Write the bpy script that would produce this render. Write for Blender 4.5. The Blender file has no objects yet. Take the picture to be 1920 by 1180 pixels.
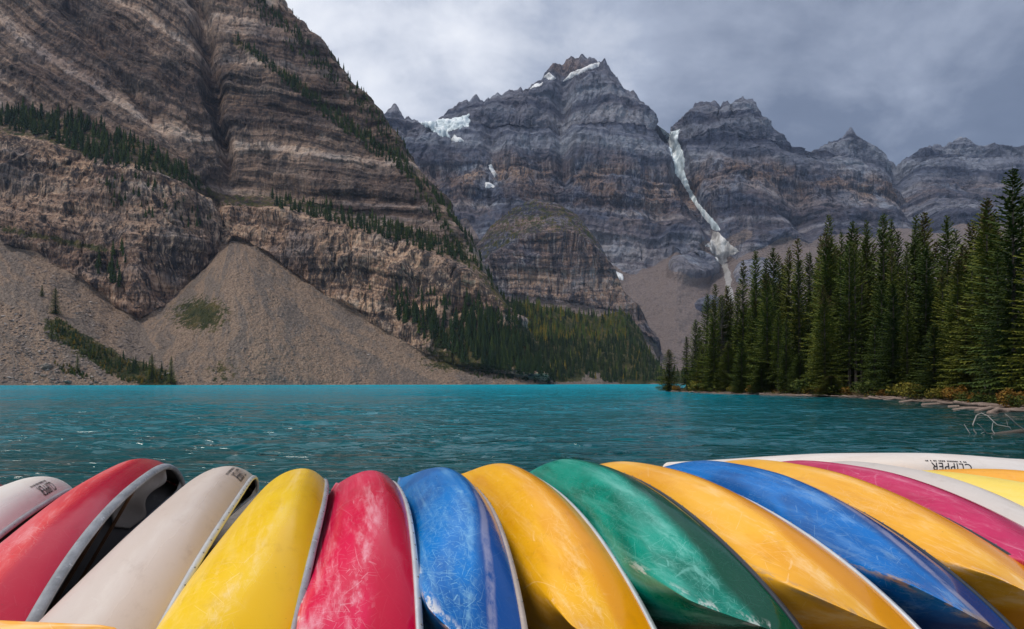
import bpy, bmesh, math, random
import numpy as np
from mathutils import Vector, Matrix
from mathutils.bvhtree import BVHTree

# ------------------------------------------------------------------ camera, sky, sun, exposure
scene = bpy.context.scene
COL = scene.collection
F, CX, HY, CH = 1200.0, 960.0, 718.0, 2.1        # focal length and horizon in photo pixels, eye height above the lake

cam_d = bpy.data.cameras.new('camera')
cam_d.sensor_width = 36.0
cam_d.lens = 36.0 * F / 1920.0
cam_d.shift_y = (HY - 590.0) / 1920.0
cam_d.clip_start = 0.05
cam_d.clip_end = 30000.0
cam = bpy.data.objects.new('camera', cam_d)
COL.objects.link(cam)
cam.location = (0, 0, CH)
cam.rotation_euler = (math.radians(90), 0, 0)
scene.camera = cam

SUN_DIR = Vector((-0.42, -0.30, 0.86)).normalized()   # towards the sun behind the clouds
sun_d = bpy.data.lights.new('sun', 'SUN')
sun_d.energy = 1.5
sun_d.angle = math.radians(14)
sun_d.color = (1.0, 0.925, 0.82)
sun = bpy.data.objects.new('sun', sun_d)
COL.objects.link(sun)
sun.rotation_euler = SUN_DIR.to_track_quat('Z', 'Y').to_euler()

scene.view_settings.view_transform = 'Standard'
scene.view_settings.look = 'None'
scene.view_settings.gamma = 1.0
scene.view_settings.exposure = 0.62
scene.view_settings.use_curve_mapping = False
scene.cycles.use_denoising = True
scene.cycles.max_bounces = 5
scene.cycles.diffuse_bounces = 2
scene.cycles.glossy_bounces = 2
scene.cycles.transparent_max_bounces = 4
scene.cycles.caustics_reflective = False
scene.cycles.caustics_refractive = False


class NT:
    """small helper round a node tree"""
    def __init__(self, tree):
        self.t = tree
        for n in list(tree.nodes):
            tree.nodes.remove(n)

    def n(self, kind, ins=None, **props):
        nd = self.t.nodes.new(kind)
        for k, v in props.items():
            setattr(nd, k, v)
        for k, v in (ins or {}).items():
            s = nd.inputs[k]
            if isinstance(v, bpy.types.NodeSocket):
                self.t.links.new(v, s)
            else:
                if hasattr(s, 'default_value') and s.type == 'RGBA' and len(v) == 3:
                    v = (*v, 1.0)
                s.default_value = v
        return nd

    def math(self, op, a, b=0.0, c=0.0, clamp=False):
        return self.n('ShaderNodeMath', {0: a, 1: b, 2: c}, operation=op, use_clamp=clamp).outputs[0]

    def vmath(self, op, a, b=(0, 0, 0), out=0):
        return self.n('ShaderNodeVectorMath', {0: a, 1: b}, operation=op).outputs[out]

    def mul(self, v, s):
        return self.n('ShaderNodeVectorMath', {0: v, 1: s}, operation='MULTIPLY').outputs[0]

    def noise(self, vec, scale, detail=3.0, rough=0.55, dist=0.0):
        return self.n('ShaderNodeTexNoise', {'Vector': vec, 'Scale': scale, 'Detail': detail, 'Roughness': rough,
                                             'Distortion': dist}).outputs['Fac']

    def step(self, x, lo, hi, a=0.0, b=1.0):
        return self.n('ShaderNodeMapRange', {'Value': x, 'From Min': lo, 'From Max': hi, 'To Min': a, 'To Max': b},
                      interpolation_type='SMOOTHSTEP').outputs[0]

    def lin(self, x, lo, hi, a=0.0, b=1.0):
        return self.n('ShaderNodeMapRange', {'Value': x, 'From Min': lo, 'From Max': hi, 'To Min': a, 'To Max': b}).outputs[0]

    def mix(self, f, a, b, blend='MIX'):
        nd = self.t.nodes.new('ShaderNodeMix')
        nd.data_type = 'RGBA'
        nd.blend_type = blend
        for s, v in ((nd.inputs[0], f), (nd.inputs[6], a), (nd.inputs[7], b)):
            if isinstance(v, bpy.types.NodeSocket):
                self.t.links.new(v, s)
            else:
                if s.type == 'RGBA' and len(v) == 3:
                    v = (*v, 1.0)
                s.default_value = v
        return nd.outputs[2]

    def ramp(self, fac, stops, interp='LINEAR'):
        nd = self.n('ShaderNodeValToRGB', {'Fac': fac})
        cr = nd.color_ramp
        cr.interpolation = interp
        while len(cr.elements) < len(stops):
            cr.elements.new(0.5)
        for e, (p, c) in zip(cr.elements, stops):
            e.position = p
            e.color = (*c, 1.0) if len(c) == 3 else c
        return nd.outputs[0]

    def link(self, a, b):
        self.t.links.new(a, b)


world = bpy.data.worlds.new('World')
scene.world = world
world.use_nodes = True
w = NT(world.node_tree)
sky = w.n('ShaderNodeTexSky', sky_type='NISHITA', sun_disc=False,
          sun_elevation=math.asin(SUN_DIR.z), sun_rotation=math.atan2(SUN_DIR.x, SUN_DIR.y))
dirv = w.n('ShaderNodeTexCoord').outputs['Generated']
sep = w.n('ShaderNodeSeparateXYZ', {0: dirv})
zz = w.math('MAXIMUM', sep.outputs[2], 0.0)
den = w.math('ADD', zz, 0.42)
flat = w.n('ShaderNodeCombineXYZ', {0: w.math('DIVIDE', sep.outputs[0], den), 1: w.math('DIVIDE', sep.outputs[1], den), 2: 0.0}).outputs[0]
CLOUD_OFF = (1.7, 4.0, 0.0)
flat = w.vmath('ADD', flat, CLOUD_OFF)
big = w.noise(flat, 0.62, 2.0, 0.45, 0.2)
mid = w.noise(flat, 2.3, 7.0, 0.58, 0.3)
fine = w.noise(flat, 7.0, 6.0, 0.6, 0.2)
thick = w.math('ADD', w.math('MULTIPLY', big, 1.65), w.math('ADD', w.math('MULTIPLY', mid, 0.80), w.math('MULTIPLY', fine, 0.26)))
cloud = w.ramp(w.lin(thick, 1.06, 1.78), [(0.0, (0.98, 0.985, 1.0)), (0.30, (0.68, 0.71, 0.785)), (0.55, (0.36, 0.405, 0.51)), (0.85, (0.145, 0.178, 0.255)), (1.0, (0.12, 0.15, 0.22))])
bg_sky = w.n('ShaderNodeBackground', {'Color': sky.outputs[0], 'Strength': 0.06})
bg_cloud = w.n('ShaderNodeBackground', {'Color': cloud, 'Strength': 0.80})
mixs = w.n('ShaderNodeMixShader', {0: 0.93, 1: bg_sky.outputs[0], 2: bg_cloud.outputs[0]})
out = w.n('ShaderNodeOutputWorld', {'Surface': mixs.outputs[0]})

random.seed(7)
RNG = np.random.RandomState(11)

# ------------------------------------------------------------------ numeric noise
PERM = np.random.RandomState(3).permutation(256)
GR = np.random.RandomState(4).randn(256, 3)
GR /= np.linalg.norm(GR, axis=1)[:, None]


PERM2 = np.concatenate([PERM, PERM]).astype(np.int32)
GX, GY, GZ = (np.ascontiguousarray(GR[:, k], dtype=np.float32) for k in range(3))


def pnoise(P):
    P = np.asarray(P)
    res = 0
    fl, fr, ff = [], [], []
    for k in range(3):
        q = np.ascontiguousarray(P[..., k])
        i = np.floor(q)
        f = (q - i).astype(np.float32)
        fl.append(i.astype(np.int32) & 255)
        fr.append(f)
        ff.append(f * f * f * (f * (f * 6 - 15) + 10))
    for dx in (0, 1):
        hx = PERM2[fl[0] + dx]
        ax, wx = fr[0] - np.float32(dx), (ff[0] if dx else 1 - ff[0])
        for dy in (0, 1):
            hy = PERM2[hx + ((fl[1] + dy) & 255)]
            ay, wxy = fr[1] - np.float32(dy), wx * (ff[1] if dy else 1 - ff[1])
            for dz in (0, 1):
                h = PERM2[hy + ((fl[2] + dz) & 255)]
                d = GX[h] * ax + GY[h] * ay + GZ[h] * (fr[2] - np.float32(dz))
                res = res + d * (wxy * (ff[2] if dz else 1 - ff[2]))
    return np.asarray(res, float) * 1.5


def fbm(P, octs=4, gain=0.5, lac=2.03, ridged=False):
    a, s, r = 1.0, 1.0, 0
    for k in range(octs):
        v = pnoise(P * s + 17.3 * k)
        if ridged:
            v = 1 - 2 * np.abs(v)
        r = r + a * v
        a *= gain
        s *= lac
    return r


def layers(z, thick, seed, sharp=0.72):
    """stepped ledges of uneven thickness: a random offset per layer, steps between them"""
    tab = np.random.RandomState(seed).rand(4096) - 0.5
    q = z / thick + 700
    i = np.floor(q).astype(int)
    f = q - i
    s = np.clip((f - sharp) / (1 - sharp), 0, 1)
    s = s * s * (3 - 2 * s)
    return tab[i & 4095] * (1 - s) + tab[(i + 1) & 4095] * s


# ------------------------------------------------------------------ mesh helpers
def set_props(o, label=None, cat=None, group=None, kind=None):
    if label: o['label'] = label
    if cat: o['category'] = cat
    if group: o['group'] = group
    if kind: o['kind'] = kind
    return o


def raw_mesh(name, V, polys_flat, n_side, mat=None, smooth=False, attrs=None):
    """fast mesh from numpy arrays; polys_flat (m, n_side)"""
    me = bpy.data.meshes.new(name)
    V = np.ascontiguousarray(V, dtype=np.float32)
    Q = np.ascontiguousarray(polys_flat, dtype=np.int32)
    me.vertices.add(len(V))
    me.vertices.foreach_set('co', V.ravel())
    me.loops.add(Q.size)
    me.loops.foreach_set('vertex_index', Q.ravel())
    me.polygons.add(len(Q))
    me.polygons.foreach_set('loop_start', np.arange(len(Q), dtype=np.int32) * n_side)
    me.polygons.foreach_set('loop_total', np.full(len(Q), n_side, dtype=np.int32))
    me.update(calc_edges=True)
    me.polygons.foreach_set('use_smooth', np.full(len(Q), smooth, dtype=bool))
    for k, a in (attrs or {}).items():
        at = me.color_attributes.new(k, 'FLOAT_COLOR', 'POINT')
        at.data.foreach_set('color', np.ascontiguousarray(a, dtype=np.float32).ravel())
    if mat: me.materials.append(mat)
    return me


def grid_quads(nr, nc):
    i = np.arange(nr - 1)[:, None] * nc + np.arange(nc - 1)[None, :]
    return np.stack([i, i + 1, i + nc + 1, i + nc], -1).reshape(-1, 4)


def link(name, me, parent=None):
    o = bpy.data.objects.new(name, me)
    COL.objects.link(o)
    if parent: o.parent = parent
    return o


def empty(name, loc=(0, 0, 0)):
    o = bpy.data.objects.new(name, None)
    COL.objects.link(o)
    o.location = loc
    return o


def new_mat(name):
    m = bpy.data.materials.new(name)
    m.use_nodes = True
    return m, NT(m.node_tree)


def finish(nt, color, rough=0.9, normal=None, spec=0.3, **kw):
    ins = {'Base Color': color, 'Roughness': rough, 'Specular IOR Level': spec}
    ins.update(kw)
    p = nt.n('ShaderNodeBsdfPrincipled', ins)
    if normal is not None:
        nt.link(normal, p.inputs['Normal'])
    nt.n('ShaderNodeOutputMaterial', {'Surface': p.outputs[0]})
    return p


def pos(nt):
    return nt.n('ShaderNodeNewGeometry').outputs['Position']


def attr(nt, name):
    a = nt.n('ShaderNodeAttribute', attribute_name=name)
    s = nt.n('ShaderNodeSeparateColor', {0: a.outputs['Color']})
    return s.outputs[0], s.outputs[1], s.outputs[2], a.outputs['Alpha']


def wpt(px, py, Y):
    px, py, Y = np.asarray(px, float), np.asarray(py, float), np.asarray(Y, float)
    return np.stack([(px - CX) / F * Y, Y + 0 * px, CH + (HY - py) / F * Y], -1)


# ------------------------------------------------------------------ rock surfaces
def rock_material(name, far=False):
    m, nt = new_mat(name)
    P = pos(nt)
    tal, veg, warm, band = attr(nt, 'mask')
    s = 0.42 if far else 1.0
    warp = nt.n('ShaderNodeTexNoise', {'Vector': P, 'Scale': 0.012 * s, 'Detail': 2.0}).outputs['Color']
    Pw = nt.vmath('ADD', P, nt.mul(nt.vmath('SUBTRACT', warp, (0.5, 0.5, 0.5)), (22 / s, 22 / s, 8 / s)))
    lays = nt.n('ShaderNodeSeparateColor', {0: nt.n('ShaderNodeAttribute', attribute_name='layer').outputs['Color']})
    lay, tone = lays.outputs[0], lays.outputs[1]
    sx3 = nt.n('ShaderNodeSeparateXYZ', {0: Pw})
    Pw0 = Pw
    Pw = nt.n('ShaderNodeCombineXYZ', {0: sx3.outputs[0], 1: sx3.outputs[1], 2: nt.math('MULTIPLY', lay, 1000.0)}).outputs[0]
    strata = nt.noise(nt.mul(Pw, (0.003 * s, 0.003 * s, 0.085 * s)), 1.0, 4.0, 0.7)
    strata = nt.math('ADD', nt.math('MULTIPLY', strata, 0.55), nt.math('MULTIPLY', tone, 0.45 if far else 0.40))
    strata2 = nt.noise(nt.mul(Pw, (0.012 * s, 0.012 * s, 0.26 * s)), 1.0, 4.0, 0.65)
    blotch = nt.noise(P, 0.020 * s, 4.0, 0.62, 0.4)
    blotch2 = nt.noise(P, 0.11 * s, 3.0, 0.7)
    Pw = Pw0
    streak = nt.noise(nt.mul(Pw, (0.11 * s, 0.11 * s, 0.010 * s)), 1.0, 4.0, 0.68, 0.3)
    strata2 = nt.math('ADD', nt.math('MULTIPLY', strata2, 0.7), nt.math('MULTIPLY', tone, 0.3))
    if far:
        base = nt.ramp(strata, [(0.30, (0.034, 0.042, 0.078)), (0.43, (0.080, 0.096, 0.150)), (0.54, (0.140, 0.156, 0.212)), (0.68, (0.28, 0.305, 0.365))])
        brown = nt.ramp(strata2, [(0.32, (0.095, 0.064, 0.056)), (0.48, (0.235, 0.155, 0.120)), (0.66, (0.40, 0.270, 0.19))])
    else:
        base = nt.ramp(strata, [(0.32, (0.040, 0.033, 0.033)), (0.43, (0.122, 0.096, 0.087)), (0.53, (0.200, 0.158, 0.140)), (0.66, (0.43, 0.360, 0.325))])
        brown = nt.ramp(strata2, [(0.32, (0.105, 0.068, 0.054)), (0.48, (0.36, 0.225, 0.152)), (0.64, (0.70, 0.48, 0.33))])
    wf = nt.math('MULTIPLY', warm, nt.step(blotch, 0.36, 0.60), clamp=True)
    c = nt.mix(wf, base, brown)
    # pale broken rock
    c = nt.mix(nt.math('MULTIPLY', nt.step(nt.math('ADD', nt.math('MULTIPLY', blotch, 0.7), nt.math('MULTIPLY', blotch2, 0.4)), 0.62, 0.76), 0.45 if far else 0.6),
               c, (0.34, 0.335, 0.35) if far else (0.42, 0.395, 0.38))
    # dark weathering streaks running down the walls
    streak2 = nt.noise(nt.mul(Pw, (0.36 * s, 0.36 * s, 0.020 * s)), 1.0, 2.0, 0.65)
    pil = nt.math('MULTIPLY', nt.step(streak2, 0.52, 0.66), nt.step(warm, 0.3, 0.9, 0.15, 0.6))
    c = nt.mix(pil, c, (0.34, 0.33, 0.34) if far else (0.62, 0.47, 0.35))
    dk = nt.math('MULTIPLY', nt.step(streak, 0.50, 0.61), nt.step(warm, 0.0, 0.8, 0.40, 0.92))
    dk = nt.math('MAXIMUM', dk, nt.math('MULTIPLY', nt.step(streak2, 0.47, 0.36), nt.step(warm, 0.2, 0.9, 0.1, 0.75)))
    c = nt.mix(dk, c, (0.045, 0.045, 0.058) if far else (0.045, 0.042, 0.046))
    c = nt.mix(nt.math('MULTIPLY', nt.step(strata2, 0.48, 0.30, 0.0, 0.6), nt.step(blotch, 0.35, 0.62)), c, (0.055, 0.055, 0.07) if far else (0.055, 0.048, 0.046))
    c = nt.mix(nt.step(blotch2, 0.35, 0.65, 0.0, 0.5), c, nt.mix(0.5, c, (0.5, 0.47, 0.44)), 'MULTIPLY')
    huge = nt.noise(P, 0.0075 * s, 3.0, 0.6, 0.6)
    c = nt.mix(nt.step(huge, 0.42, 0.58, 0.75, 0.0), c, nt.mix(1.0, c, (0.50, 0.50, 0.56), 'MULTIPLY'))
    # scree and gravel
    g1 = nt.noise(P, 0.5 * s, 3.0, 0.78)
    g2 = nt.noise(nt.mul(P, (0.02, 0.02, 0.012)), 1.0, 4.0, 0.6)
    scree = nt.mix(nt.step(g1, 0.3, 0.7), (0.160, 0.114, 0.084), (0.34, 0.248, 0.186))
    scree = nt.mix(nt.math('MULTIPLY', nt.step(nt.math('ADD', band, nt.math('MULTIPLY', nt.math('SUBTRACT', g1, 0.5), 0.35)), 0.42, 0.80), 0.55), scree, nt.mix(nt.step(g1, 0.3, 0.7), (0.075, 0.070, 0.068), (0.175, 0.160, 0.152)))
    if far:
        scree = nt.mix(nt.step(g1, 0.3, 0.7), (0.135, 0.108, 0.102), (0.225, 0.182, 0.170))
    tn = nt.step(nt.math('ADD', tal, nt.math('MULTIPLY', nt.math('SUBTRACT', blotch2, 0.5), 0.5)), 0.42, 0.58)
    c = nt.mix(tn, c, scree)
    # moss, grass and low scrub
    vcol = nt.ramp(nt.noise(P, 0.06, 4.0, 0.6), [(0.35, (0.026, 0.034, 0.013)), (0.52, (0.055, 0.056, 0.020)), (0.66, (0.110, 0.086, 0.034))])
    vn = nt.step(nt.math('ADD', veg, nt.math('MULTIPLY', nt.math('SUBTRACT', nt.noise(P, 0.16 * s, 3.0, 0.7), 0.5), 1.3)), 0.5, 0.72)
    c = nt.mix(vn, c, vcol)
    bh = nt.math('ADD', nt.math('MULTIPLY', strata2, 0.9), nt.math('ADD', nt.noise(P, 0.35 * s, 3.0, 0.7), nt.math('MULTIPLY', streak, 0.8)))
    bmp = nt.n('ShaderNodeBump', {'Height': bh, 'Strength': 0.9, 'Distance': 5.0 / s})
    finish(nt, c, 0.95, bmp.outputs[0], 0.15)
    return m


def lattice(lines, ncol, rows, pxl, wrap=None, top_back=None, fade_right=True):
    """lines bottom to top, each a list of (px, py, Y); every line runs from pxl to its own right end.
    rows = number of rows in each gap. Returns world points, photo-plane fields and the row coordinate."""
    u = np.linspace(0, 1, ncol)
    L = []
    for ln in lines:
        a = np.array(ln, float)
        x = pxl + u * (a[-1, 0] - pxl)
        L.append(np.stack([x, np.interp(x, a[:, 0], a[:, 1]), np.interp(x, a[:, 0], a[:, 2])], -1))
    W = [wpt(l[:, 0], l[:, 1], l[:, 2]) for l in L]
    pts, kk, fl = [], [], []
    for k in range(len(W) - 1):
        n = rows[k]
        for j in range(n + (1 if k == len(W) - 2 else 0)):
            t = j / n
            pts.append(W[k] * (1 - t) + W[k + 1] * t)
            kk.append(k + t)
    P = np.array(pts)
    K = np.array(kk)[:, None] * np.ones((1, ncol))
    U = np.ones((len(kk), 1)) * u[None, :]
    if wrap is not None:                                   # carry the surface round behind the ridge
        extra, n = wrap
        e = P[:, -1:, :]
        q = (np.arange(1, n + 1) / n)[None, :, None]
        P = np.concatenate([P, e + np.array(extra)[None, None, :] * q ** 0.9 + np.array([0, 0, -1.0])[None, None, :] * (q ** 2) * 30], 1)
        K = np.concatenate([K, np.repeat(K[:, -1:], n, 1)], 1)
        U = np.concatenate([U, np.repeat(1 + q[:, :, 0] * .3, len(kk), 0)], 1)
    if top_back is not None:
        extra, n = top_back
        q = (np.arange(1, n + 1) / n)[:, None, None]
        P = np.concatenate([P, P[-1:, :, :] + np.array(extra)[None, None, :] * q], 0)
        K = np.concatenate([K, np.repeat(K[-1:], n, 0) + q[:, :, 0] * 0.9], 0)
        U = np.concatenate([U, np.repeat(U[-1:], n, 0)], 0)
    return P, K, U


def normals(P):
    du = np.gradient(P, axis=1)
    dv = np.gradient(P, axis=0)
    n = np.cross(du, dv)
    n /= np.linalg.norm(n, axis=-1)[..., None] + 1e-9
    return n


def sstep(x, a, b):
    t = np.clip((x - a) / (b - a), 0, 1)
    return t * t * (3 - 2 * t)


def photo(P):
    return CX + F * P[..., 0] / P[..., 1], HY - F * (P[..., 2] - CH) / P[..., 1]


def seg_dist(px, py, poly):
    d = np.full(px.shape, 1e9)
    tt = np.zeros(px.shape)
    poly = np.array(poly, float)
    for k in range(len(poly) - 1):
        a, b = poly[k], poly[k + 1]
        ab = b - a
        t = np.clip(((px - a[0]) * ab[0] + (py - a[1]) * ab[1]) / (ab @ ab), 0, 1)
        q = np.hypot(px - a[0] - ab[0] * t, py - a[1] - ab[1] * t)
        m = q < d
        d = np.where(m, q, d)
        tt = np.where(m, k + t, tt)
    return d, tt


LAYER = [None, None]


def crag(P, N, amp, s, dip=(0, 0), seed=1, upright=0.5, zoff=0.0):
    """displacement of a cliff: buttresses, ledges of uneven thickness, joints, rubble"""
    n = N.copy()
    n[..., 2] *= 0.35
    n /= np.linalg.norm(n, axis=-1)[..., None] + 1e-9
    up = np.asarray(upright)
    wv = fbm(P * 0.006 * s, 3) * 11 / s
    zc = P[..., 2] + dip[0] * P[..., 0] + dip[1] * P[..., 1] + wv + zoff
    zt = zc + 1.3 * fbm(P * 0.04 * s + 12, 2) / s
    LAYER[0] = zc
    LAYER[1] = 0.5 + 0.62 * layers(zt, 37 / s, seed + 5, 0.9) + 0.42 * layers(zt, 12.5 / s, seed + 6, 0.85) + 0.30 * layers(zt, 5.2 / s, seed + 7, 0.8)
    vert = P * np.array([1, 1, 0.10])
    d = fbm(vert * 0.012 * s + 3, 5, ridged=True) * (5.0 + 5.0 * up)
    d += fbm(P * 0.006 * s + 9, 3) * 11.0
    mod = sstep(fbm(P * np.array([1, 1, 1.6]) * 0.011 * s + 40, 3), -0.25, 0.45)
    mod2 = sstep(fbm(P * np.array([1, 1, 2.0]) * 0.02 * s + 70, 3), -0.25, 0.4)
    d += layers(zc, 31 / s, seed) * 16.0 * (0.35 + 0.65 * mod)
    d += layers(zc + 2.1 * fbm(P * 0.05 * s + 5, 2) / s, 11.3 / s, seed + 1, 0.7) * 9.0 * mod * (1.1 - 0.6 * up)
    d += layers(zc + 1.6 * fbm(P * 0.09 * s + 8, 2) / s, 4.3 / s, seed + 2, 0.6) * 4.0 * mod2 * (1.2 - 0.8 * up)
    jt = fbm(P * np.array([1, 1, 0.05]) * 0.05 * s + 21, 4, 0.5, ridged=True)
    d += jt * (1.4 + 3.0 * up)
    cr = np.abs(pnoise(P * np.array([1, 1, 0.045]) * 0.030 * s + 33 + 0.12 * fbm(P * 0.03 * s, 2)[..., None]))
    d -= (0.6 + 5.0 * up) * np.exp(-(cr / 0.05) ** 2) * (0.3 + 0.7 * mod2)
    d += fbm(P * np.array([1, 1, 0.45]) * 0.16 * s + 2, 3, 0.5) * 1.2
    return n * (d * amp / s)[..., None]


def to_bvh(P):
    nr, nc = P.shape[:2]
    return BVHTree.FromPolygons(P.reshape(-1, 3).tolist(), grid_quads(nr, nc).tolist())


def shoot(bvh, px, py):
    d = Vector(((px - CX) / F, 1.0, (HY - py) / F)).normalized()
    h = bvh.ray_cast(Vector((0, 0, CH)), d)
    return h[0], h[1]


def lay4(z, tone=None):
    z = np.asarray(z) / 1000.0
    tone = np.full_like(z, 0.5) if tone is None else tone
    return np.stack([z, tone, z, np.ones_like(z)], -1).reshape(-1, 4)


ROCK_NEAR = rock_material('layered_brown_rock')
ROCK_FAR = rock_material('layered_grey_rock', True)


def shore_py(Y, z=-3.0):
    return HY + (CH - z) * F / Y


# ---- the steep mountain on the left with its scree fans
def ln(*a): return list(a)

sh = [(-220, 470), (0, 520), (320, 575), (435, 600), (640, 665), (860, 735), (1010, 800)]
K0 = [(p, shore_py(y), y) for p, y in sh]
K1 = [(-220, 400, 740), (0, 462, 752), (50, 478, 750), (110, 502, 752), (170, 540, 752), (215, 578, 748), (265, 603, 745), (300, 582, 762), (345, 540, 805), (385, 500, 850), (412, 468, 885), (435, 450, 905), (480, 462, 905), (520, 490, 890), (560, 520, 872), (640, 575, 842), (720, 622, 822), (800, 668, 805), (870, 692, 800), (950, 703, 805), (1005, 714, 808)]
K2 = [(-220, 245, 800), (0, 258, 835), (80, 268, 838), (150, 292, 835), (250, 312, 830), (330, 342, 850), (400, 388, 912), (480, 390, 930), (540, 394, 915), (640, 420, 895), (740, 447, 882), (800, 470, 872), (870, 502, 862), (915, 548, 855), (955, 592, 850)]
K3 = [(-220, 200, 835), (0, 214, 875), (100, 217, 880), (220, 256, 872), (300, 284, 872), (380, 346, 905), (420, 366, 935), (520, 370, 955), (620, 392, 935), (720, 414, 920), (800, 434, 905), (850, 458, 895), (884, 486, 890)]
K4 = [(-220, 20, 965), (0, 45, 985), (200, 60, 1005), (340, 75, 1035), (440, 78, 1055), (560, 162, 1050), (650, 232, 1040), (745, 300, 1005), (800, 362, 970)]
K5 = [(-220, -60, 1030), (0, -50, 1045), (200, -40, 1060), (370, -20, 1080), (440, 0, 1090), (560, 85, 1085), (640, 150, 1070), (702, 207, 1050)]
K6 = [(-220, -150, 1090), (200, -150, 1120), (400, -120, 1140), (470, -55, 1140), (512, 2, 1130)]
K7 = [(-220, -260, 1160), (200, -260, 1180), (380, -190, 1190), (430, -85, 1185)]
P, K, U = lattice([K0, K1, K2, K3, K4, K5, K6, K7], 600, [150, 84, 16, 130, 44, 44, 24], -220, wrap=((75, 120, -95), 14), top_back=((0, 260, -40), 6))
px0, py0 = photo(P)
N = normals(P)
cliff = sstep(K + 0.10 * fbm(P * 0.02, 3), 0.94, 1.06)
ledge = sstep(K, 1.9, 2.05) * (1 - sstep(K, 2.95, 3.15))
gd, gt = seg_dist(px0, py0, [(352, -140), (368, 0), (385, 90), (402, 180), (424, 290), (432, 350)])
gd2, _ = seg_dist(px0, py0, [(130, 20), (230, 150), (300, 240), (345, 310)])
gd3, _ = seg_dist(px0, py0, [(405, 375), (408, 420), (405, 470)])
gd = np.abs(gd + 9 * fbm(P * 0.02 + 77, 3))
gd2 = np.abs(gd2 + 9 * fbm(P * 0.02 + 57, 3))
push = -34 * np.exp(-(gd / 15) ** 2) * sstep(K, 3.0, 3.3) - 13 * np.exp(-(gd2 / 12) ** 2) * sstep(K, 3.0, 3.2) - 10 * np.exp(-(gd3 / 10) ** 2)
gd4, _ = seg_dist(px0, py0, [(360, 140), (430, 330)])
D = crag(P, N, 0.92, 1.0, dip=(0.10, -0.08), upright=np.where(K < 2, 1.0, 0.35), zoff=0.55 * (P[..., 0] + 500) * sstep(400 - px0 + 25 * fbm(P * 0.02, 2), 0, 50) * (K > 2.9)) * (cliff * (1 - 0.65 * ledge))[..., None]
lay_left, tone_left = LAYER
D += N * (push * cliff)[..., None]
# scree: shallow runnels down the fans, rubble
run = fbm(np.stack([U * 62, K * 1.5, 0 * K], -1), 4)
D += N * ((1 - cliff) * (run * 0.8 + fbm(P * 0.08, 3) * 1.3 + fbm(P * 0.4, 2) * 0.9))[..., None]
fanr, _ = seg_dist(px0, py0, [(436, 440), (470, 560), (520, 760)])
D += np.array([0, -1, 0.4]) * ((1 - cliff) * 26 * np.clip(4 * K * (1 - K), 0, 1) * np.exp(-(fanr / 95) ** 2))[..., None]
fanl, _ = seg_dist(px0, py0, [(-40, 430), (60, 540), (190, 740)])
D += np.array([0, -1, 0.4]) * ((1 - cliff) * 18 * np.clip(4 * K * (1 - K), 0, 1) * np.exp(-(fanl / 90) ** 2))[..., None]
D *= sstep(K, 0.0, 0.05)[..., None]
P = P + D
P[..., 2] = np.maximum(P[..., 2], -4.0)
px1, py1 = photo(P)
mask = np.zeros(P.shape[:2] + (4,))
mask[..., 0] = 1 - cliff
gr, _ = seg_dist(px1, py1, [(345, 560), (400, 600)])
veg = 0.9 * np.exp(-(((px1 - 375) / 75) ** 2 + ((py1 - 590) / 45) ** 2)) + 0.62 * np.exp(-(((px1 - 420) / 60) ** 2 + ((py1 - 700) / 40) ** 2))
vg, _ = seg_dist(px1, py1, [(100, 615), (160, 650), (230, 690), (310, 715)])
veg = np.maximum(veg, 1.05 * np.exp(-(vg / 26) ** 2) * (K < 1))
veg = np.maximum(veg, 0.60 * ledge)
vg, _ = seg_dist(px1, py1, [(440, 76), (560, 158), (650, 228), (750, 302), (800, 362), (850, 440), (960, 590)])
veg = np.maximum(veg, 0.62 * np.exp(-(vg / 15) ** 2))
veg = np.maximum(veg, 0.5 * sstep(U, 0.93, 1.0) * (K > 2))
vg, _ = seg_dist(px1, py1, [(0, 428), (60, 440), (200, 470)])
veg = np.maximum(veg, 0.7 * np.exp(-(vg / 12) ** 2))
veg = np.maximum(veg, 0.8 * sstep(px1, 700, 860) * (1 - sstep(np.abs(py1 - 655), 30, 60)))
mask[..., 1] = veg
mask[..., 2] = np.clip((K > 1) * (1 - sstep(K, 1.95, 2.2)) * 1.05 + 0.42 * (K > 2), 0, 1)
def fan_bands(ax, ay, seed):
    an, rr = np.arctan2(px1 - ax, np.maximum(py1 - ay, 1.0)), np.hypot(px1 - ax, py1 - ay)
    return 0.5 + 0.75 * fbm(np.stack([an * 8.0 + 0.5 * fbm(P * 0.02, 2), rr * 0.012, 0 * an + seed], -1), 5, 0.7)
mask[..., 3] = np.where(px1 > 262 + (py1 - 600) * 0.5, fan_bands(436, 425, 2.0), fan_bands(-90, 380, 8.0) + 0.08)
me = raw_mesh('left_mountain', P.reshape(-1, 3), grid_quads(*P.shape[:2]), 4, ROCK_NEAR, False, {'mask': mask.reshape(-1, 4), 'layer': lay4(lay_left, tone_left)})
o = set_props(link('cliff_mountain', me), kind='structure')
o['label'] = 'steep brown layered mountain with grey scree fans on the left shore'
BV_LEFT = to_bvh(P)
RIDGE = P[240:490, 592:604, :].copy()

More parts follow.
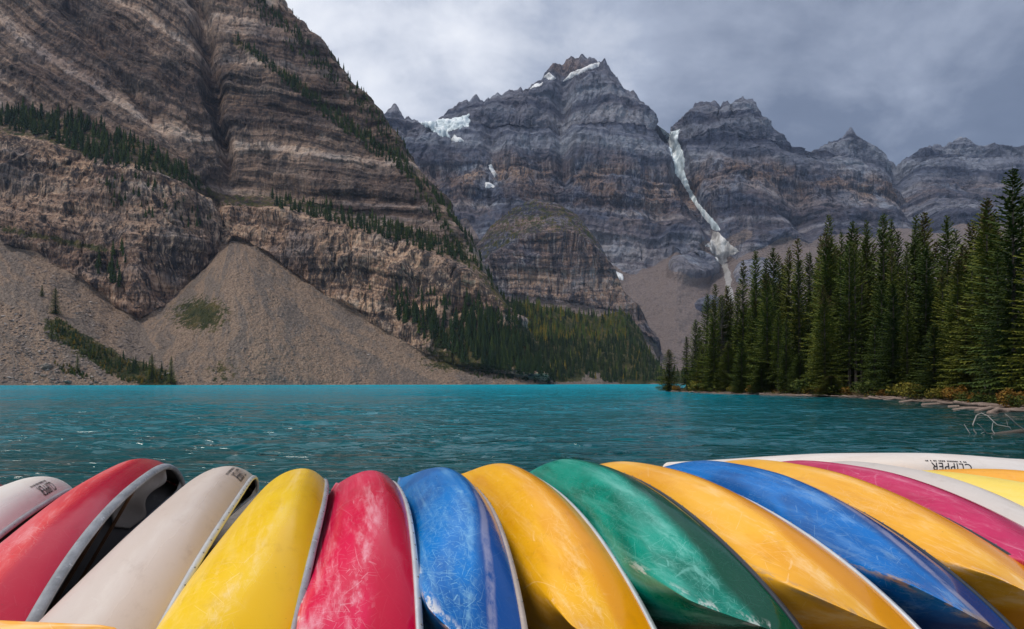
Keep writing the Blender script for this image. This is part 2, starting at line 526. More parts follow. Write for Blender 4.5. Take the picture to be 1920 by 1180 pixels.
# ---- wooded slope at the head of the lake
F0 = [(845, shore_py(800), 800), (1000, shore_py(850), 850), (1240, shore_py(1000), 1000), (1420, shore_py(1080), 1080)]
F1 = [(845, 690, 830), (940, 680, 860), (1050, 690, 930), (1150, 697, 1000), (1240, 706, 1040), (1420, 712, 1110)]
F2 = [(845, 452, 985), (890, 508, 1010), (950, 560, 1060), (1000, 572, 1130), (1050, 580, 1190), (1110, 595, 1230), (1170, 582, 1290), (1200, 612, 1300), (1218, 655, 1290), (1245, 696, 1250), (1420, 708, 1200)]
P, K, U = lattice([F0, F1, F2], 170, [14, 70], 845, wrap=None, top_back=((0, 260, -60), 10))
P = P + normals(P) * (fbm(P * 0.02, 4) * 6 * sstep(K, 0, 0.2))[..., None]
P[..., 2] = np.maximum(P[..., 2], -4.0)
mask = np.zeros(P.shape[:2] + (4,))
px1, py1 = photo(P)
mask[..., 0] = 0.6 * (1 - sstep(K, 0.2, 0.6)) + np.exp(-(((px1 - 1112) / 26) ** 2 + ((py1 - 710) / 16) ** 2))
mask[..., 1] = sstep(K, 0.1, 0.4) * 1.2 - np.exp(-(((px1 - 1112) / 26) ** 2 + ((py1 - 710) / 16) ** 2))
mask[..., 3] = 1
o = set_props(link('wooded_slope', raw_mesh('wooded_slope', P.reshape(-1, 3), grid_quads(*P.shape[:2]), 4, ROCK_NEAR, True, {'mask': mask.reshape(-1, 4), 'layer': lay4(P[..., 2])})), kind='structure')
BV_SLOPE = to_bvh(P)

# ---- rounded buttress below the high peaks
B0 = [(840, 690, 1330), (1000, 680, 1340), (1150, 680, 1350), (1240, 690, 1400)]
B1 = [(840, 590, 1450), (900, 545, 1480), (960, 556, 1480), (1050, 566, 1480), (1150, 585, 1480), (1222, 648, 1500)]
B2 = [(840, 560, 1480), (905, 505, 1500), (930, 482, 1505), (970, 458, 1512), (1020, 444, 1512), (1080, 441, 1512), (1122, 468, 1512), (1150, 515, 1512), (1176, 562, 1512)]
B3 = [(840, 545, 1540), (880, 480, 1590), (920, 425, 1630), (960, 392, 1650), (1000, 373, 1660), (1040, 380, 1655), (1080, 402, 1630), (1115, 445, 1590), (1138, 490, 1560)]
P, K, U = lattice([B0, B1, B2, B3], 230, [40, 62, 42], 840, wrap=((70, 130, -110), 12), top_back=((0, 240, -190), 12))
N = normals(P)
cl = sstep(K, 0.9, 1.05)
soft = sstep(K, 1.95, 2.15)
P = P + crag(P, N, 0.85, 0.8, seed=31, upright=0.8) * (cl * (1 - 0.6 * soft) * (1 - 0.8 * sstep(K, 2.7, 3)))[..., None]
mask = np.zeros(P.shape[:2] + (4,))
mask[..., 0] = 1 - cl
mask[..., 1] = 0.56 * soft + 0.5 * (1 - cl)
mask[..., 2] = cl * 0.9
mask[..., 3] = 1
o = set_props(link('rock_buttress', raw_mesh('rock_buttress', P.reshape(-1, 3), grid_quads(*P.shape[:2]), 4, ROCK_FAR, False, {'mask': mask.reshape(-1, 4), 'layer': lay4(*LAYER)})), kind='structure')
BV_BUTT = to_bvh(P)

# ---- the high peaks
M0 = [(560, 702, 1450), (1300, 702, 1450), (2150, 702, 1450)]
M1 = [(560, 470, 2150), (700, 482, 2150), (800, 470, 2150), (880, 460, 2150), (930, 470, 2150), (1000, 480, 2150), (1130, 488, 2150), (1180, 512, 2110), (1230, 498, 2130), (1268, 478, 2150), (1300, 500, 2120), (1330, 530, 2080), (1362, 500, 2130), (1400, 478, 2150), (1470, 455, 2180), (1600, 440, 2220), (1750, 425, 2300), (1920, 420, 2350), (2150, 420, 2400)]
M2 = [(560, 330, 2330), (700, 330, 2330), (760, 332, 2330), (850, 338, 2320), (950, 312, 2330), (1050, 322, 2320), (1150, 330, 2310), (1230, 345, 2340), (1290, 350, 2400), (1350, 332, 2340), (1430, 312, 2340), (1500, 345, 2420), (1600, 352, 2480), (1690, 356, 2580), (1800, 350, 2640), (1920, 352, 2680), (2150, 352, 2700)]
M3 = [(560, 262, 2430), (700, 262, 2430), (760, 268, 2440), (850, 256, 2450), (900, 237, 2450), (1000, 241, 2450), (1080, 236, 2430), (1150, 232, 2430), (1215, 252, 2460), (1248, 268, 2560), (1300, 250, 2480), (1380, 238, 2450), (1440, 266, 2470), (1505, 316, 2560), (1595, 300, 2600), (1680, 326, 2720), (1740, 306, 2780), (1800, 298, 2800), (1920, 302, 2830), (2150, 300, 2850)]
SKY = [(560, 250), (650, 240), (700, 222), (716, 212), (728, 206), (740, 202), (750, 208), (757, 218), (780, 230), (800, 240), (824, 232), (832, 214), (846, 203), (862, 192), (878, 185), (892, 184), (905, 190), (930, 180), (960, 172), (990, 165), (1000, 158), (1020, 147), (1024, 132), (1032, 124), (1044, 122), (1060, 113), (1078, 107), (1095, 106), (1110, 109), (1124, 117), (1134, 112), (1141, 120), (1150, 136), (1163, 152), (1168, 166), (1188, 176), (1204, 190), (1216, 206), (1228, 228), (1241, 242), (1255, 234), (1280, 221), (1305, 200), (1325, 186), (1340, 194), (1350, 201), (1362, 193), (1378, 188), (1398, 183), (1409, 190), (1414, 212), (1432, 232), (1452, 258), (1474, 280), (1496, 290), (1512, 306), (1528, 289), (1548, 272), (1570, 262), (1594, 246), (1612, 254), (1622, 268), (1642, 277), (1652, 294), (1672, 306), (1680, 312), (1700, 298), (1730, 283), (1752, 274), (1775, 276), (1792, 268), (1800, 256), (1808, 270), (1822, 280), (1850, 282), (1875, 280), (1892, 284), (1920, 278), (1990, 262), (2060, 280), (2150, 270)]
SKYD = np.array([(560, 2560), (700, 2560), (800, 2600), (850, 2680), (905, 2600), (1000, 2620), (1080, 2680), (1140, 2600), (1215, 2640), (1243, 2760), (1290, 2700), (1400, 2620), (1460, 2640), (1512, 2760), (1595, 2780), (1680, 2900), (1780, 2950), (2150, 3000)], float)
M4 = [(x, y, float(np.interp(x, SKYD[:, 0], SKYD[:, 1]))) for x, y in SKY]
P, K, U = lattice([M0, M1, M2, M3, M4], 760, [84, 84, 56, 84], 560, top_back=((0, 420, -330), 14))
px0, py0 = photo(P)
N = normals(P)
COULOIR = [(1238, 238), (1252, 262), (1268, 292), (1276, 322), (1292, 358), (1312, 396), (1334, 424), (1346, 450), (1362, 486), (1366, 520)]
cl = sstep(K + 0.10 * fbm(P * 0.006, 3), 0.93, 1.05)
edge = 1 - 0.86 * sstep(K, 3.6, 3.97)
D = crag(P, N, 0.95, 0.42, dip=(0.05, 0.0), seed=61, upright=np.where(K > 3.0, 1.0, 0.55)) * (cl * edge)[..., None]
D += N * ((-30 * sstep(K, 2.98, 3.06) + 30 * sstep(K, 3.10, 3.7) - 26 * sstep(K, 1.97, 2.05) + 26 * sstep(K, 2.08, 2.7)) * cl * (0.6 + 0.8 * sstep(fbm(P * 0.003, 3), -.4, .4)))[..., None]
D[..., 2] += sstep(K, 3.7, 3.95) * (fbm(np.stack([px0 * 0.06, 0 * K, 0 * K], -1), 5, 0.62) * 20)
gd, gt = seg_dist(px0, py0, COULOIR)
D += N * (-70 * np.exp(-(gd / 17) ** 2) * cl)[..., None]
g5, _ = seg_dist(px0, py0, [(1058, 130), (1056, 190), (1050, 240), (1060, 330)])
g6, _ = seg_dist(px0, py0, [(1290, 250), (1420, 300), (1500, 380), (1520, 470)])
g7, _ = seg_dist(px0, py0, [(925, 250), (940, 330), (880, 430)])
g8, _ = seg_dist(px0, py0, [(1682, 320), (1700, 380), (1760, 440)])
D += N * (-(45 * np.exp(-(g5 / 14) ** 2) + 26 * np.exp(-(g6 / 16) ** 2) + 24 * np.exp(-(g7 / 18) ** 2) + 60 * np.exp(-(g8 / 22) ** 2)) * cl * edge)[..., None]
# rock islands standing out of the scree
for (ix, iy, rx, ry, a) in [(1300, 510, 44, 22, 42), (1280, 455, 40, 26, 26), (1330, 575, 30, 14, 18), (1420, 520, 45, 30, 24)]:
    D += N * (a * sstep(1.25 - np.hypot((px0 - ix) / rx, (py0 - iy) / ry), 0, 0.5))[..., None]
D += N * ((1 - cl) * (fbm(P * 0.012, 4) * 8 + fbm(P * 0.05, 3) * 3))[..., None]
P = P + D
P[..., 2] = np.maximum(P[..., 2], -4.0)
px1, py1 = photo(P)
mask = np.zeros(P.shape[:2] + (4,))
isl = np.zeros(P.shape[:2])
for (ix, iy, rx, ry, a) in [(1300, 510, 44, 22, 42), (1280, 455, 40, 26, 26), (1330, 575, 30, 14, 18), (1420, 520, 45, 30, 24)]:
    isl = np.maximum(isl, sstep(1.2 - np.hypot((px0 - ix) / rx, (py0 - iy) / ry), 0, 0.4))
tl = (1 - cl) * (1 - isl)
for poly, wd in [([(955, 470), (905, 520), (930, 600)], 26), ([(1400, 440), (1340, 470), (1300, 450)], 12), ([(1366, 500), (1372, 560)], 22), ([(870, 420), (900, 470)], 12)]:
    q, _ = seg_dist(px1, py1, poly)
    tl = np.maximum(tl, np.exp(-(q / wd) ** 2) * (1 - 0.7 * isl))
mask[..., 0] = tl
brown = 1.1 * np.exp(-((K - 2.0 - 0.16 * fbm(P * 0.0016, 2)) / 0.33) ** 2) + 0.25 * (K < 2) + 0.28 * sstep(px1, 1450, 1250) * (K > 3) * 0.5
brown = np.maximum(brown, 0.9 * np.exp(-(((px1 - 1060) / 40) ** 2 + ((py1 - 125) / 22) ** 2)))
brown = np.maximum(brown, 0.75 * sstep(760, px1, 700) if False else brown)
brown *= 1 - 0.65 * sstep(px1, 1640, 1760)
mask[..., 2] = np.clip(brown, 0, 1)
mask[..., 1] = 0.0
mask[..., 3] = 1
me = raw_mesh('high_peaks', P.reshape(-1, 3), grid_quads(*P.shape[:2]), 4, ROCK_FAR, False, {'mask': mask.reshape(-1, 4), 'layer': lay4(*LAYER)})
o = set_props(link('high_peaks', me), kind='structure')
o['label'] = 'row of high grey layered peaks behind the lake'
BV_PEAK = to_bvh(P)

# ---- snow and ice lying on the peaks
m_snow, nt = new_mat('old_snow')
Pn = pos(nt)
sc_ = nt.ramp(nt.noise(nt.mul(Pn, (1, 1, 0.5)), 0.03, 5.0, 0.65), [(0.36, (0.30, 0.30, 0.31)), (0.5, (0.58, 0.60, 0.62)), (0.62, (0.80, 0.82, 0.84))])
b = nt.n('ShaderNodeBump', {'Height': nt.noise(Pn, 0.08, 5.0, 0.7), 'Strength': 0.8, 'Distance': 6.0})
finish(nt, sc_, 0.8, b.outputs[0], 0.2)
m_ice, nt = new_mat('glacier_ice')
Pn = pos(nt)
sc_ = nt.ramp(nt.noise(nt.mul(Pn, (1, 1, 0.3)), 0.03, 6.0, 0.7, 0.5), [(0.34, (0.30, 0.36, 0.39)), (0.5, (0.56, 0.645, 0.69)), (0.62, (0.84, 0.87, 0.885))])
b = nt.n('ShaderNodeBump', {'Height': nt.noise(nt.mul(Pn, (1, 1, 0.25)), 0.06, 6.0, 0.75), 'Strength': 0.6, 'Distance': 5.0})
finish(nt, sc_, 0.6, b.outputs[0], 0.3)
m_dirty, nt = new_mat('dirty_snow')
Pn = pos(nt)
sc_ = nt.ramp(nt.noise(nt.mul(Pn, (1.4, 1, 0.35)), 0.022, 6.0, 0.7, 0.4), [(0.36, (0.20, 0.19, 0.185)), (0.5, (0.40, 0.39, 0.38)), (0.62, (0.72, 0.72, 0.72))])
b = nt.n('ShaderNodeBump', {'Height': nt.noise(Pn, 0.08, 5.0, 0.7), 'Strength': 0.8, 'Distance': 6.0})
finish(nt, sc_, 0.85, b.outputs[0], 0.2)


m_tail, nt = new_mat('grey_meltwater_gravel')
finish(nt, nt.mix(nt.noise(pos(nt), 0.06, 5.0, 0.7), (0.16, 0.155, 0.155), (0.36, 0.35, 0.345)), 0.9, None, 0.2)


def inside(poly, x, y):
    c = np.zeros(x.shape, bool)
    n = len(poly)
    for i in range(n):
        x1, y1 = poly[i]
        x2, y2 = poly[(i + 1) % n]
        if y1 == y2: continue
        t = ((y1 > y) != (y2 > y)) & (x < (x2 - x1) * (y - y1) / (y2 - y1) + x1)
        c ^= t
    return c


def inside1(poly, x, y):
    c = False
    for i in range(len(poly)):
        x1, y1 = poly[i]
        x2, y2 = poly[(i + 1) % len(poly)]
        if (y1 > y) != (y2 > y) and x < (x2 - x1) * (y - y1) / (y2 - y1) + x1: c = not c
    return c


def snow_patch(name, label, poly, mat, thick=7.0, step=1.5, bv=None, rough=2.5):
    bv = bv or BV_PEAK
    A = np.array(poly, float)
    x = np.arange(A[:, 0].min() - 3, A[:, 0].max() + 3, step)
    y = np.arange(A[:, 1].min() - 3, A[:, 1].max() + 3, step)
    X, Yp = np.meshgrid(x, y)
    nn = pnoise(np.stack([X * 0.12, Yp * 0.12, 0 * X], -1))
    n2 = pnoise(np.stack([X * 0.12, Yp * 0.12, 0 * X + 9], -1))
    ins = inside(poly, X + nn * rough * 2, Yp + n2 * rough * 2)
    idx = -np.ones(X.shape, int)
    vs, depth = [], []
    ds, _ = seg_dist(X, Yp, poly + [poly[0]])
    for j in range(X.shape[0]):
        for i in range(X.shape[1]):
            if ins[max(0, j - 1):j + 2, max(0, i - 1):i + 2].any():
                h, nrm = shoot(bv, X[j, i], Yp[j, i])
                if h is None: continue
                if nrm.dot(h) > 0: nrm = -nrm
                q = min(1.0, ds[j, i] / 6.0) if ins[j, i] else 0.0
                vs.append(h + (nrm * 0.7 + Vector((0, -0.5, 0.3))) * (thick * (0.25 + 0.75 * q) if ins[j, i] else -1.0))
                depth.append(h.y)
                idx[j, i] = len(vs) - 1
    qs = []
    for j in range(X.shape[0] - 1):
        for i in range(X.shape[1] - 1):
            f = [idx[j, i], idx[j, i + 1], idx[j + 1, i + 1], idx[j + 1, i]]
            if min(f) >= 0 and max(depth[k] for k in f) - min(depth[k] for k in f) < 160:
                qs.append(f)
    if not qs: return
    me = raw_mesh(name, np.array([tuple(v) for v in vs]), np.array(qs), 4, mat, True)
    set_props(link(name, me), label, 'snow' if 'snow' in name else 'glacier')


snow_patch('glacier', 'pale blue hanging glacier in the saddle left of the highest peak',
           [(782, 228), (815, 226), (850, 222), (878, 216), (880, 238), (862, 240), (838, 248), (846, 258), (830, 256), (806, 242)], m_ice, 9, 1.2)
snow_patch('snow_patch', 'small white snow lip below the hanging glacier', [(843, 258), (862, 258), (872, 266), (855, 265)], m_snow, 8)
snow_patch('snow_couloir', 'long icy snow gully running down between the two highest peaks',
           [(1236, 238), (1250, 247), (1264, 246), (1274, 243), (1270, 262), (1280, 285), (1284, 300), (1282, 318), (1288, 336), (1296, 358), (1310, 382), (1330, 404), (1348, 424), (1350, 432), (1340, 434), (1318, 406), (1300, 380), (1286, 356), (1276, 338), (1266, 326), (1264, 305), (1256, 285), (1254, 268)], m_ice, 3.0, 1.0, rough=0.8)
snow_patch('snow_fan', 'dirty spreading snow fan at the foot of the long gully',
           [(1336, 434), (1348, 436), (1362, 452), (1378, 464), (1386, 472), (1374, 477), (1364, 480), (1360, 492), (1356, 500), (1346, 490), (1338, 478), (1330, 464), (1320, 461), (1332, 455)], m_dirty, 3.5, 1.2, rough=1.4)
snow_patch('snow_streak', 'thin grey tail of scree below the spreading fan', [(1352, 496), (1362, 494), (1370, 512), (1372, 540), (1378, 566), (1368, 566), (1362, 540), (1358, 515)], m_tail, 2.5, 1.2, rough=1.4)  # grey scree stream running out below the snow, laid as its own patch
snow_patch('summit_snow', 'white snowfield slanting under the summit of the highest peak',
           [(1060, 148), (1072, 136), (1090, 130), (1108, 122), (1124, 117), (1122, 124), (1102, 132), (1088, 138), (1070, 146), (1056, 154)], m_snow, 9, 1.2, rough=1.2)
snow_patch('snow_patch', 'left snow patch under the summit cap of the highest peak', [(1018, 146), (1030, 136), (1042, 148), (1036, 150)], m_snow, 9, 1.2, rough=1.0)
snow_patch('snow_patch', 'snow sliver on the left shoulder of the highest peak', [(994, 166), (1004, 158), (1020, 156), (1008, 162)], m_snow, 8, 1.2, rough=1.0)
snow_patch('snow_patch', 'narrow upright snow streak in the middle of the grey wall', [(916, 310), (922, 310), (932, 328), (928, 332), (920, 322)], m_snow, 8, 1.2, rough=1.0)
snow_patch('snow_patch', 'little square snow patch below the upright streak', [(909, 343), (918, 344), (928, 348), (926, 353), (910, 352)], m_snow, 8, 1.2, rough=1.0)
snow_patch('snow_patch', 'tapering snow tongue on the scree beside the rounded buttress', [(1134, 487), (1140, 488), (1152, 508), (1168, 516), (1170, 526), (1158, 524), (1144, 512)], m_snow, 9, 1.2, rough=1.2)

# ------------------------------------------------------------------ lake
m_water, nt = new_mat('glacial_lake_water')
Pn = pos(nt)
sp = nt.n('ShaderNodeSeparateXYZ', {0: Pn})
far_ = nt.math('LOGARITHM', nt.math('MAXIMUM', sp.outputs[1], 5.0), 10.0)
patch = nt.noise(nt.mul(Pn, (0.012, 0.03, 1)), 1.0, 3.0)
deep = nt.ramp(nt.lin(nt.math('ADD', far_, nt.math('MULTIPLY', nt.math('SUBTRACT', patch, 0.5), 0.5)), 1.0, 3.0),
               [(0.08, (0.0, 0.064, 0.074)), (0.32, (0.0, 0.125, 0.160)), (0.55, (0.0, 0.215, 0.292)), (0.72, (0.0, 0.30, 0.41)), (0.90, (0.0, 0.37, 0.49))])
# clearer, browner water over the shallows of the right bank
sh_d = nt.math('SUBTRACT', sp.outputs[0], nt.math('MULTIPLY', sp.outputs[1], 0.30))
shal = nt.math('MULTIPLY', nt.step(sh_d, -6.0, 22.0), nt.step(sp.outputs[1], 210.0, 60.0))
deep = nt.mix(nt.math('MULTIPLY', shal, 0.85), deep, (0.006, 0.026, 0.022))
w1 = nt.noise(nt.mul(Pn, (0.42, 1.0, 1)), 0.75, 2.0, 0.5, 0.9)
w2 = nt.noise(nt.mul(Pn, (0.5, 1.0, 1)), 2.6, 3.0, 0.55, 0.6)
w3 = nt.noise(nt.mul(Pn, (0.6, 1.0, 1)), 0.16, 2.0, 0.5, 0.3)
pk = nt.math('POWER', nt.math('SUBTRACT', 1.0, nt.math('ABSOLUTE', nt.math('MULTIPLY', nt.math('SUBTRACT', w1, 0.5), 2.6))), 2.0)
h = nt.math('ADD', nt.math('MULTIPLY', pk, 0.16), nt.math('ADD', nt.math('MULTIPLY', w2, 0.16), nt.math('MULTIPLY', w3, 0.8)))
dash = nt.step(nt.noise(nt.mul(Pn, (0.40, 1.5, 1)), 1.7, 2.0, 0.5, 0.3), 0.55, 0.70)
dash2 = nt.step(nt.noise(nt.mul(Pn, (0.40, 1.4, 1)), 0.55, 2.0, 0.5, 0.3), 0.56, 0.72)
h = nt.math('ADD', h, nt.math('ADD', nt.math('MULTIPLY', dash, 0.26), nt.math('MULTIPLY', dash2, 0.70)))
h = nt.math('MULTIPLY', h, nt.lin(sp.outputs[1], 60.0, 420.0, 1.0, 5.0))
bmp = nt.n('ShaderNodeBump', {'Height': h, 'Strength': 1.0, 'Distance': 0.30})
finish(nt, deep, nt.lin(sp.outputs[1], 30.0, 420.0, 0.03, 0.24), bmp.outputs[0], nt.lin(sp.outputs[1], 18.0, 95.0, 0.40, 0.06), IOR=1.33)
def wave_height(X, Y, cell):
    """wind wavelets: several directions and lengths, sharp crests; those finer than the grid are left to the bump"""
    h = 0.0
    P3 = np.stack([X, Y, 0 * X], -1)
    for k, (lam, amp, an, st) in enumerate([(7.0, 0.085, 0.10, 0.5), (3.2, 0.085, -0.25, 0.45), (1.7, 0.080, 0.22, 0.42), (0.95, 0.062, -0.1, 0.42), (0.55, 0.036, 0.3, 0.45)]):
        c_, s_ = math.cos(an), math.sin(an)
        q = np.stack([(X * c_ + Y * s_) * st / lam, (-X * s_ + Y * c_) / lam, 0 * X + 13.7 * k], -1) * 1.25
        n = pnoise(q + 0.35 * pnoise(q * 0.7 + 5)[..., None])
        crest = (1 - np.abs(n) * 1.7)
        h = h + amp * (0.55 * crest + 0.9 * n) * sstep(lam / cell, 1.2, 3.0)
    gust = 0.55 + 0.9 * sstep(fbm(P3 * np.array([0.02, 0.05, 1]), 3), -0.35, 0.4)
    return h * gust


NRW, NCW = 640, 560
yw = 9.0 * np.exp(np.linspace(0, 1, NRW) * math.log(420.0 / 9.0))
uw = np.linspace(-1, 1, NCW)
Yw = np.repeat(yw[:, None], NCW, 1)
Xw = uw[None, :] * (0.92 * yw[:, None] + 9.0)
cell = np.maximum(np.gradient(Yw, axis=0), np.gradient(Xw, axis=1) * 0.5)
Zw = wave_height(Xw, Yw, cell)
edge_w = np.minimum(sstep(1 - np.abs(uw), 0, 0.05)[None, :], sstep(np.log(420.0 / Yw), 0, 0.25))
Zw = Zw * edge_w - 0.02
Pw_ = np.stack([Xw, Yw, Zw], -1)
Pw_[0, :, 2] = 0
# one lake: fine wavelets near the shore, a plain sheet farther out and to the sides
V = [tuple(p) for p in ((-2600, -60, -.02), (2600, -60, -.02), (2600, 1500, -.02), (-2600, 1500, -.02))]
Vw = Pw_.reshape(-1, 3)
Qw = grid_quads(NRW, NCW)
nv = len(Vw)
lft = [i * NCW for i in range(0, NRW, 1)]
xo = 2600.0
extra = np.array([(-xo, y, -.02) for y in yw] + [(xo, y, -.02) for y in yw] + [(-xo, -60, -.02), (xo, -60, -.02), (-xo, 1500, -.02), (xo, 1500, -.02)] + [(x, -60, -.02) for x in Xw[0]] + [(x, 1500, -.02) for x in Xw[-1]])
eq = []
for i in range(NRW - 1):
    eq.append((nv + i, i * NCW, (i + 1) * NCW, nv + i + 1))
    eq.append((i * NCW + NCW - 1, nv + NRW + i, nv + NRW + i + 1, (i + 1) * NCW + NCW - 1))
o1 = nv + 2 * NRW
o2, o3 = o1 + 4, o1 + 4 + NCW
for j in range(NCW - 1):
    eq.append((o2 + j, o2 + j + 1, j + 1, j))
    eq.append(((NRW - 1) * NCW + j, (NRW - 1) * NCW + j + 1, o3 + j + 1, o3 + j))
eq.append((o1, o2, 0, nv)); eq.append((o2 + NCW - 1, o1 + 1, nv + NRW, NCW - 1))
eq.append((nv + NRW - 1, (NRW - 1) * NCW, o3, o1 + 2)); eq.append(((NRW - 1) * NCW + NCW - 1, nv + 2 * NRW - 1, o1 + 3, o3 + NCW - 1))
set_props(link('lake_water', raw_mesh('lake_water', np.concatenate([Vw, extra]), np.concatenate([Qw, np.array(eq)]), 4, m_water, True)), kind='structure')

# ------------------------------------------------------------------ near shore under the canoes
m_gravel, nt = new_mat('shore_gravel')
Pn = pos(nt)
vor = nt.n('ShaderNodeTexVoronoi', {'Vector': Pn, 'Scale': 22.0})
gc = nt.mix(nt.noise(Pn, 9.0, 5.0, 0.7), (0.09, 0.08, 0.07), (0.26, 0.23, 0.20))
b = nt.n('ShaderNodeBump', {'Height': vor.outputs['Distance'], 'Strength': 0.7, 'Distance': 0.03})
finish(nt, gc, 0.9, b.outputs[0], 0.2)
xs = np.linspace(-14, 16, 121)
ys = np.linspace(-12, 12.5, 99)
X, Yg = np.meshgrid(xs, ys)
Z = 0.60 - 0.0 * X - sstep(Yg + 0.6 * pnoise(np.stack([X * .3, 0 * X, 0 * X], -1)), 8.4, 12.0) * 1.1 + 0.03 * fbm(np.stack([X, Yg, 0 * X], -1) * 1.3, 3)
Pg = np.stack([X, Yg, Z], -1)
set_props(link('shore_ground', raw_mesh('shore_ground', Pg.reshape(-1, 3), grid_quads(*X.shape), 4, m_gravel, True)), kind='structure')

# ------------------------------------------------------------------ wooded bank on the right
SH = [(2300, 880), (2150, 838), (2020, 800), (1975, 788), (1920, 777), (1870, 769), (1830, 764), (1760, 757), (1680, 751), (1600, 746.5), (1500, 744), (1400, 740.5), (1300, 737.5), (1262, 736), (1244, 735.2)]
shx = []
for a_, b_ in SH:
    Yd = CH * F / (b_ - HY)
    shx.append(((a_ - CX) / F * Yd, Yd))
shx += [(38, 150), (48, 172), (70, 220), (110, 300), (170, 400)]
shx = np.array(shx)
tt = np.concatenate([[0], np.cumsum(np.hypot(*np.diff(shx, axis=0).T))])
tq = np.linspace(0, tt[-1], 320)
sx = np.interp(tq, tt, shx[:, 0]) + 0.5 * pnoise(np.stack([tq * .25, 0 * tq, 0 * tq], -1))
sy = np.interp(tq, tt, shx[:, 1]) + 0.8 * pnoise(np.stack([tq * .2, 0 * tq + 5, 0 * tq], -1))
offs = np.array([-5, -2, -0.5, 0, 0.6, 1.4, 2.4, 4, 6, 9, 13, 18, 26, 40, 65, 110, 180, 300.])
hts = np.array([-1.4, -.7, -.2, -.02, .12, .25, .42, .7, 1.0, 1.3, 1.7, 2.2, 3.0, 4.5, 7.5, 13, 22, 38.])
dirx, diry = 0.93, 0.37
Bx = sx[None, :] + dirx * offs[:, None]
By = sy[None, :] + diry * offs[:, None]
Bz = np.repeat(hts[:, None], 320, 1)
Pb = np.stack([Bx, By, Bz], -1)
Pb[..., 2] += (fbm(Pb * 0.35, 3) * 0.22 + fbm(Pb * 0.05, 2) * 0.5) * sstep(offs, 0.5, 8)[:, None]
m_bank, nt = new_mat('forest_floor')
Pn = pos(nt)
bc = nt.ramp(nt.noise(Pn, 0.9, 5.0, 0.7), [(0.3, (0.032, 0.028, 0.016)), (0.48, (0.085, 0.060, 0.030)), (0.6, (0.120, 0.082, 0.040)), (0.72, (0.075, 0.078, 0.022))])
zb = nt.n('ShaderNodeSeparateXYZ', {0: Pn}).outputs[2]
bc = nt.mix(nt.step(zb, 0.55, 0.12), bc, nt.mix(nt.noise(Pn, 3.0, 4.0, 0.7), (0.085, 0.060, 0.050), (0.27, 0.21, 0.18)))
b = nt.n('ShaderNodeBump', {'Height': nt.noise(Pn, 3.0, 6.0, 0.7), 'Strength': 0.9, 'Distance': 0.3})
finish(nt, bc, 0.95, b.outputs[0], 0.15)
set_props(link('right_bank', raw_mesh('right_bank', Pb.reshape(-1, 3), grid_quads(*Pb.shape[:2]), 4, m_bank, True)), kind='structure')
BV_BANK = BVHTree.FromPolygons(Pb.reshape(-1, 3).tolist(), grid_quads(*Pb.shape[:2]).tolist())


def bank_z(x, y):
    h = BV_BANK.ray_cast(Vector((x, y, 200)), Vector((0, 0, -1)))[0]
    return h.z if h else 0.0


# ------------------------------------------------------------------ far conifers: countless small trees
m_far, nt = new_mat('far_conifer')
a = nt.n('ShaderNodeAttribute', attribute_name='tint').outputs['Color']
fc = nt.mix(nt.noise(pos(nt), 0.5, 3.0, 0.7), a, nt.mix(1.0, a, (0.45, 0.5, 0.4), 'MULTIPLY'))
finish(nt, fc, 0.9, None, 0.1)


def conifer_template(seed, layers_n=6, pts=7, slim=0.17):
    r = random.Random(seed)
    V, T = [], []
    for k in range(layers_n):
        z1 = 0.06 + 0.94 * (k + 1.45) / layers_n
        z1 = min(z1, 1.0)
        z0 = 0.06 + 0.94 * k / layers_n - 0.03
        rad = slim * (1 - (k / layers_n) ** 1.15) * r.uniform(0.8, 1.15) + 0.012
        b = len(V)
        V.append((r.uniform(-.01, .01), r.uniform(-.01, .01), z1))
        a0 = r.uniform(0, 6.28)
        for j in range(pts * 2):
            q = rad * (r.uniform(0.85, 1.2) if j % 2 == 0 else r.uniform(0.4, 0.62))
            an = a0 + math.pi * j / pts
            V.append((q * math.cos(an), q * math.sin(an), z0 + (r.uniform(-.02, .01) if j % 2 == 0 else r.uniform(.02, .05))))
        for j in range(pts * 2):
            T.append((b, b + 1 + j, b + 1 + (j + 1) % (pts * 2)))
    return np.array(V), np.array(T)


TEMPL = [conifer_template(s, 6, 6, sl) for s, sl in ((1, .15), (2, .17), (3, .13), (4, .19), (5, .15))]


def tint(kind):
    r = random.random()
    g = random.uniform(0.75, 1.25)
    if kind == 'larch':
        c = random.choice([(0.14, 0.130, 0.022), (0.10, 0.12, 0.026), (0.20, 0.145, 0.022), (0.07, 0.10, 0.024)])
    elif kind == 'scrub':
        c = random.choice([(0.045, 0.065, 0.018), (0.06, 0.07, 0.018), (0.16, 0.11, 0.02), (0.035, 0.055, 0.02)])
    else:
        c = random.choice([(0.024, 0.042, 0.015), (0.032, 0.052, 0.016), (0.020, 0.036, 0.016), (0.046, 0.062, 0.017)])
    return [q * g for q in c] + [1.0]


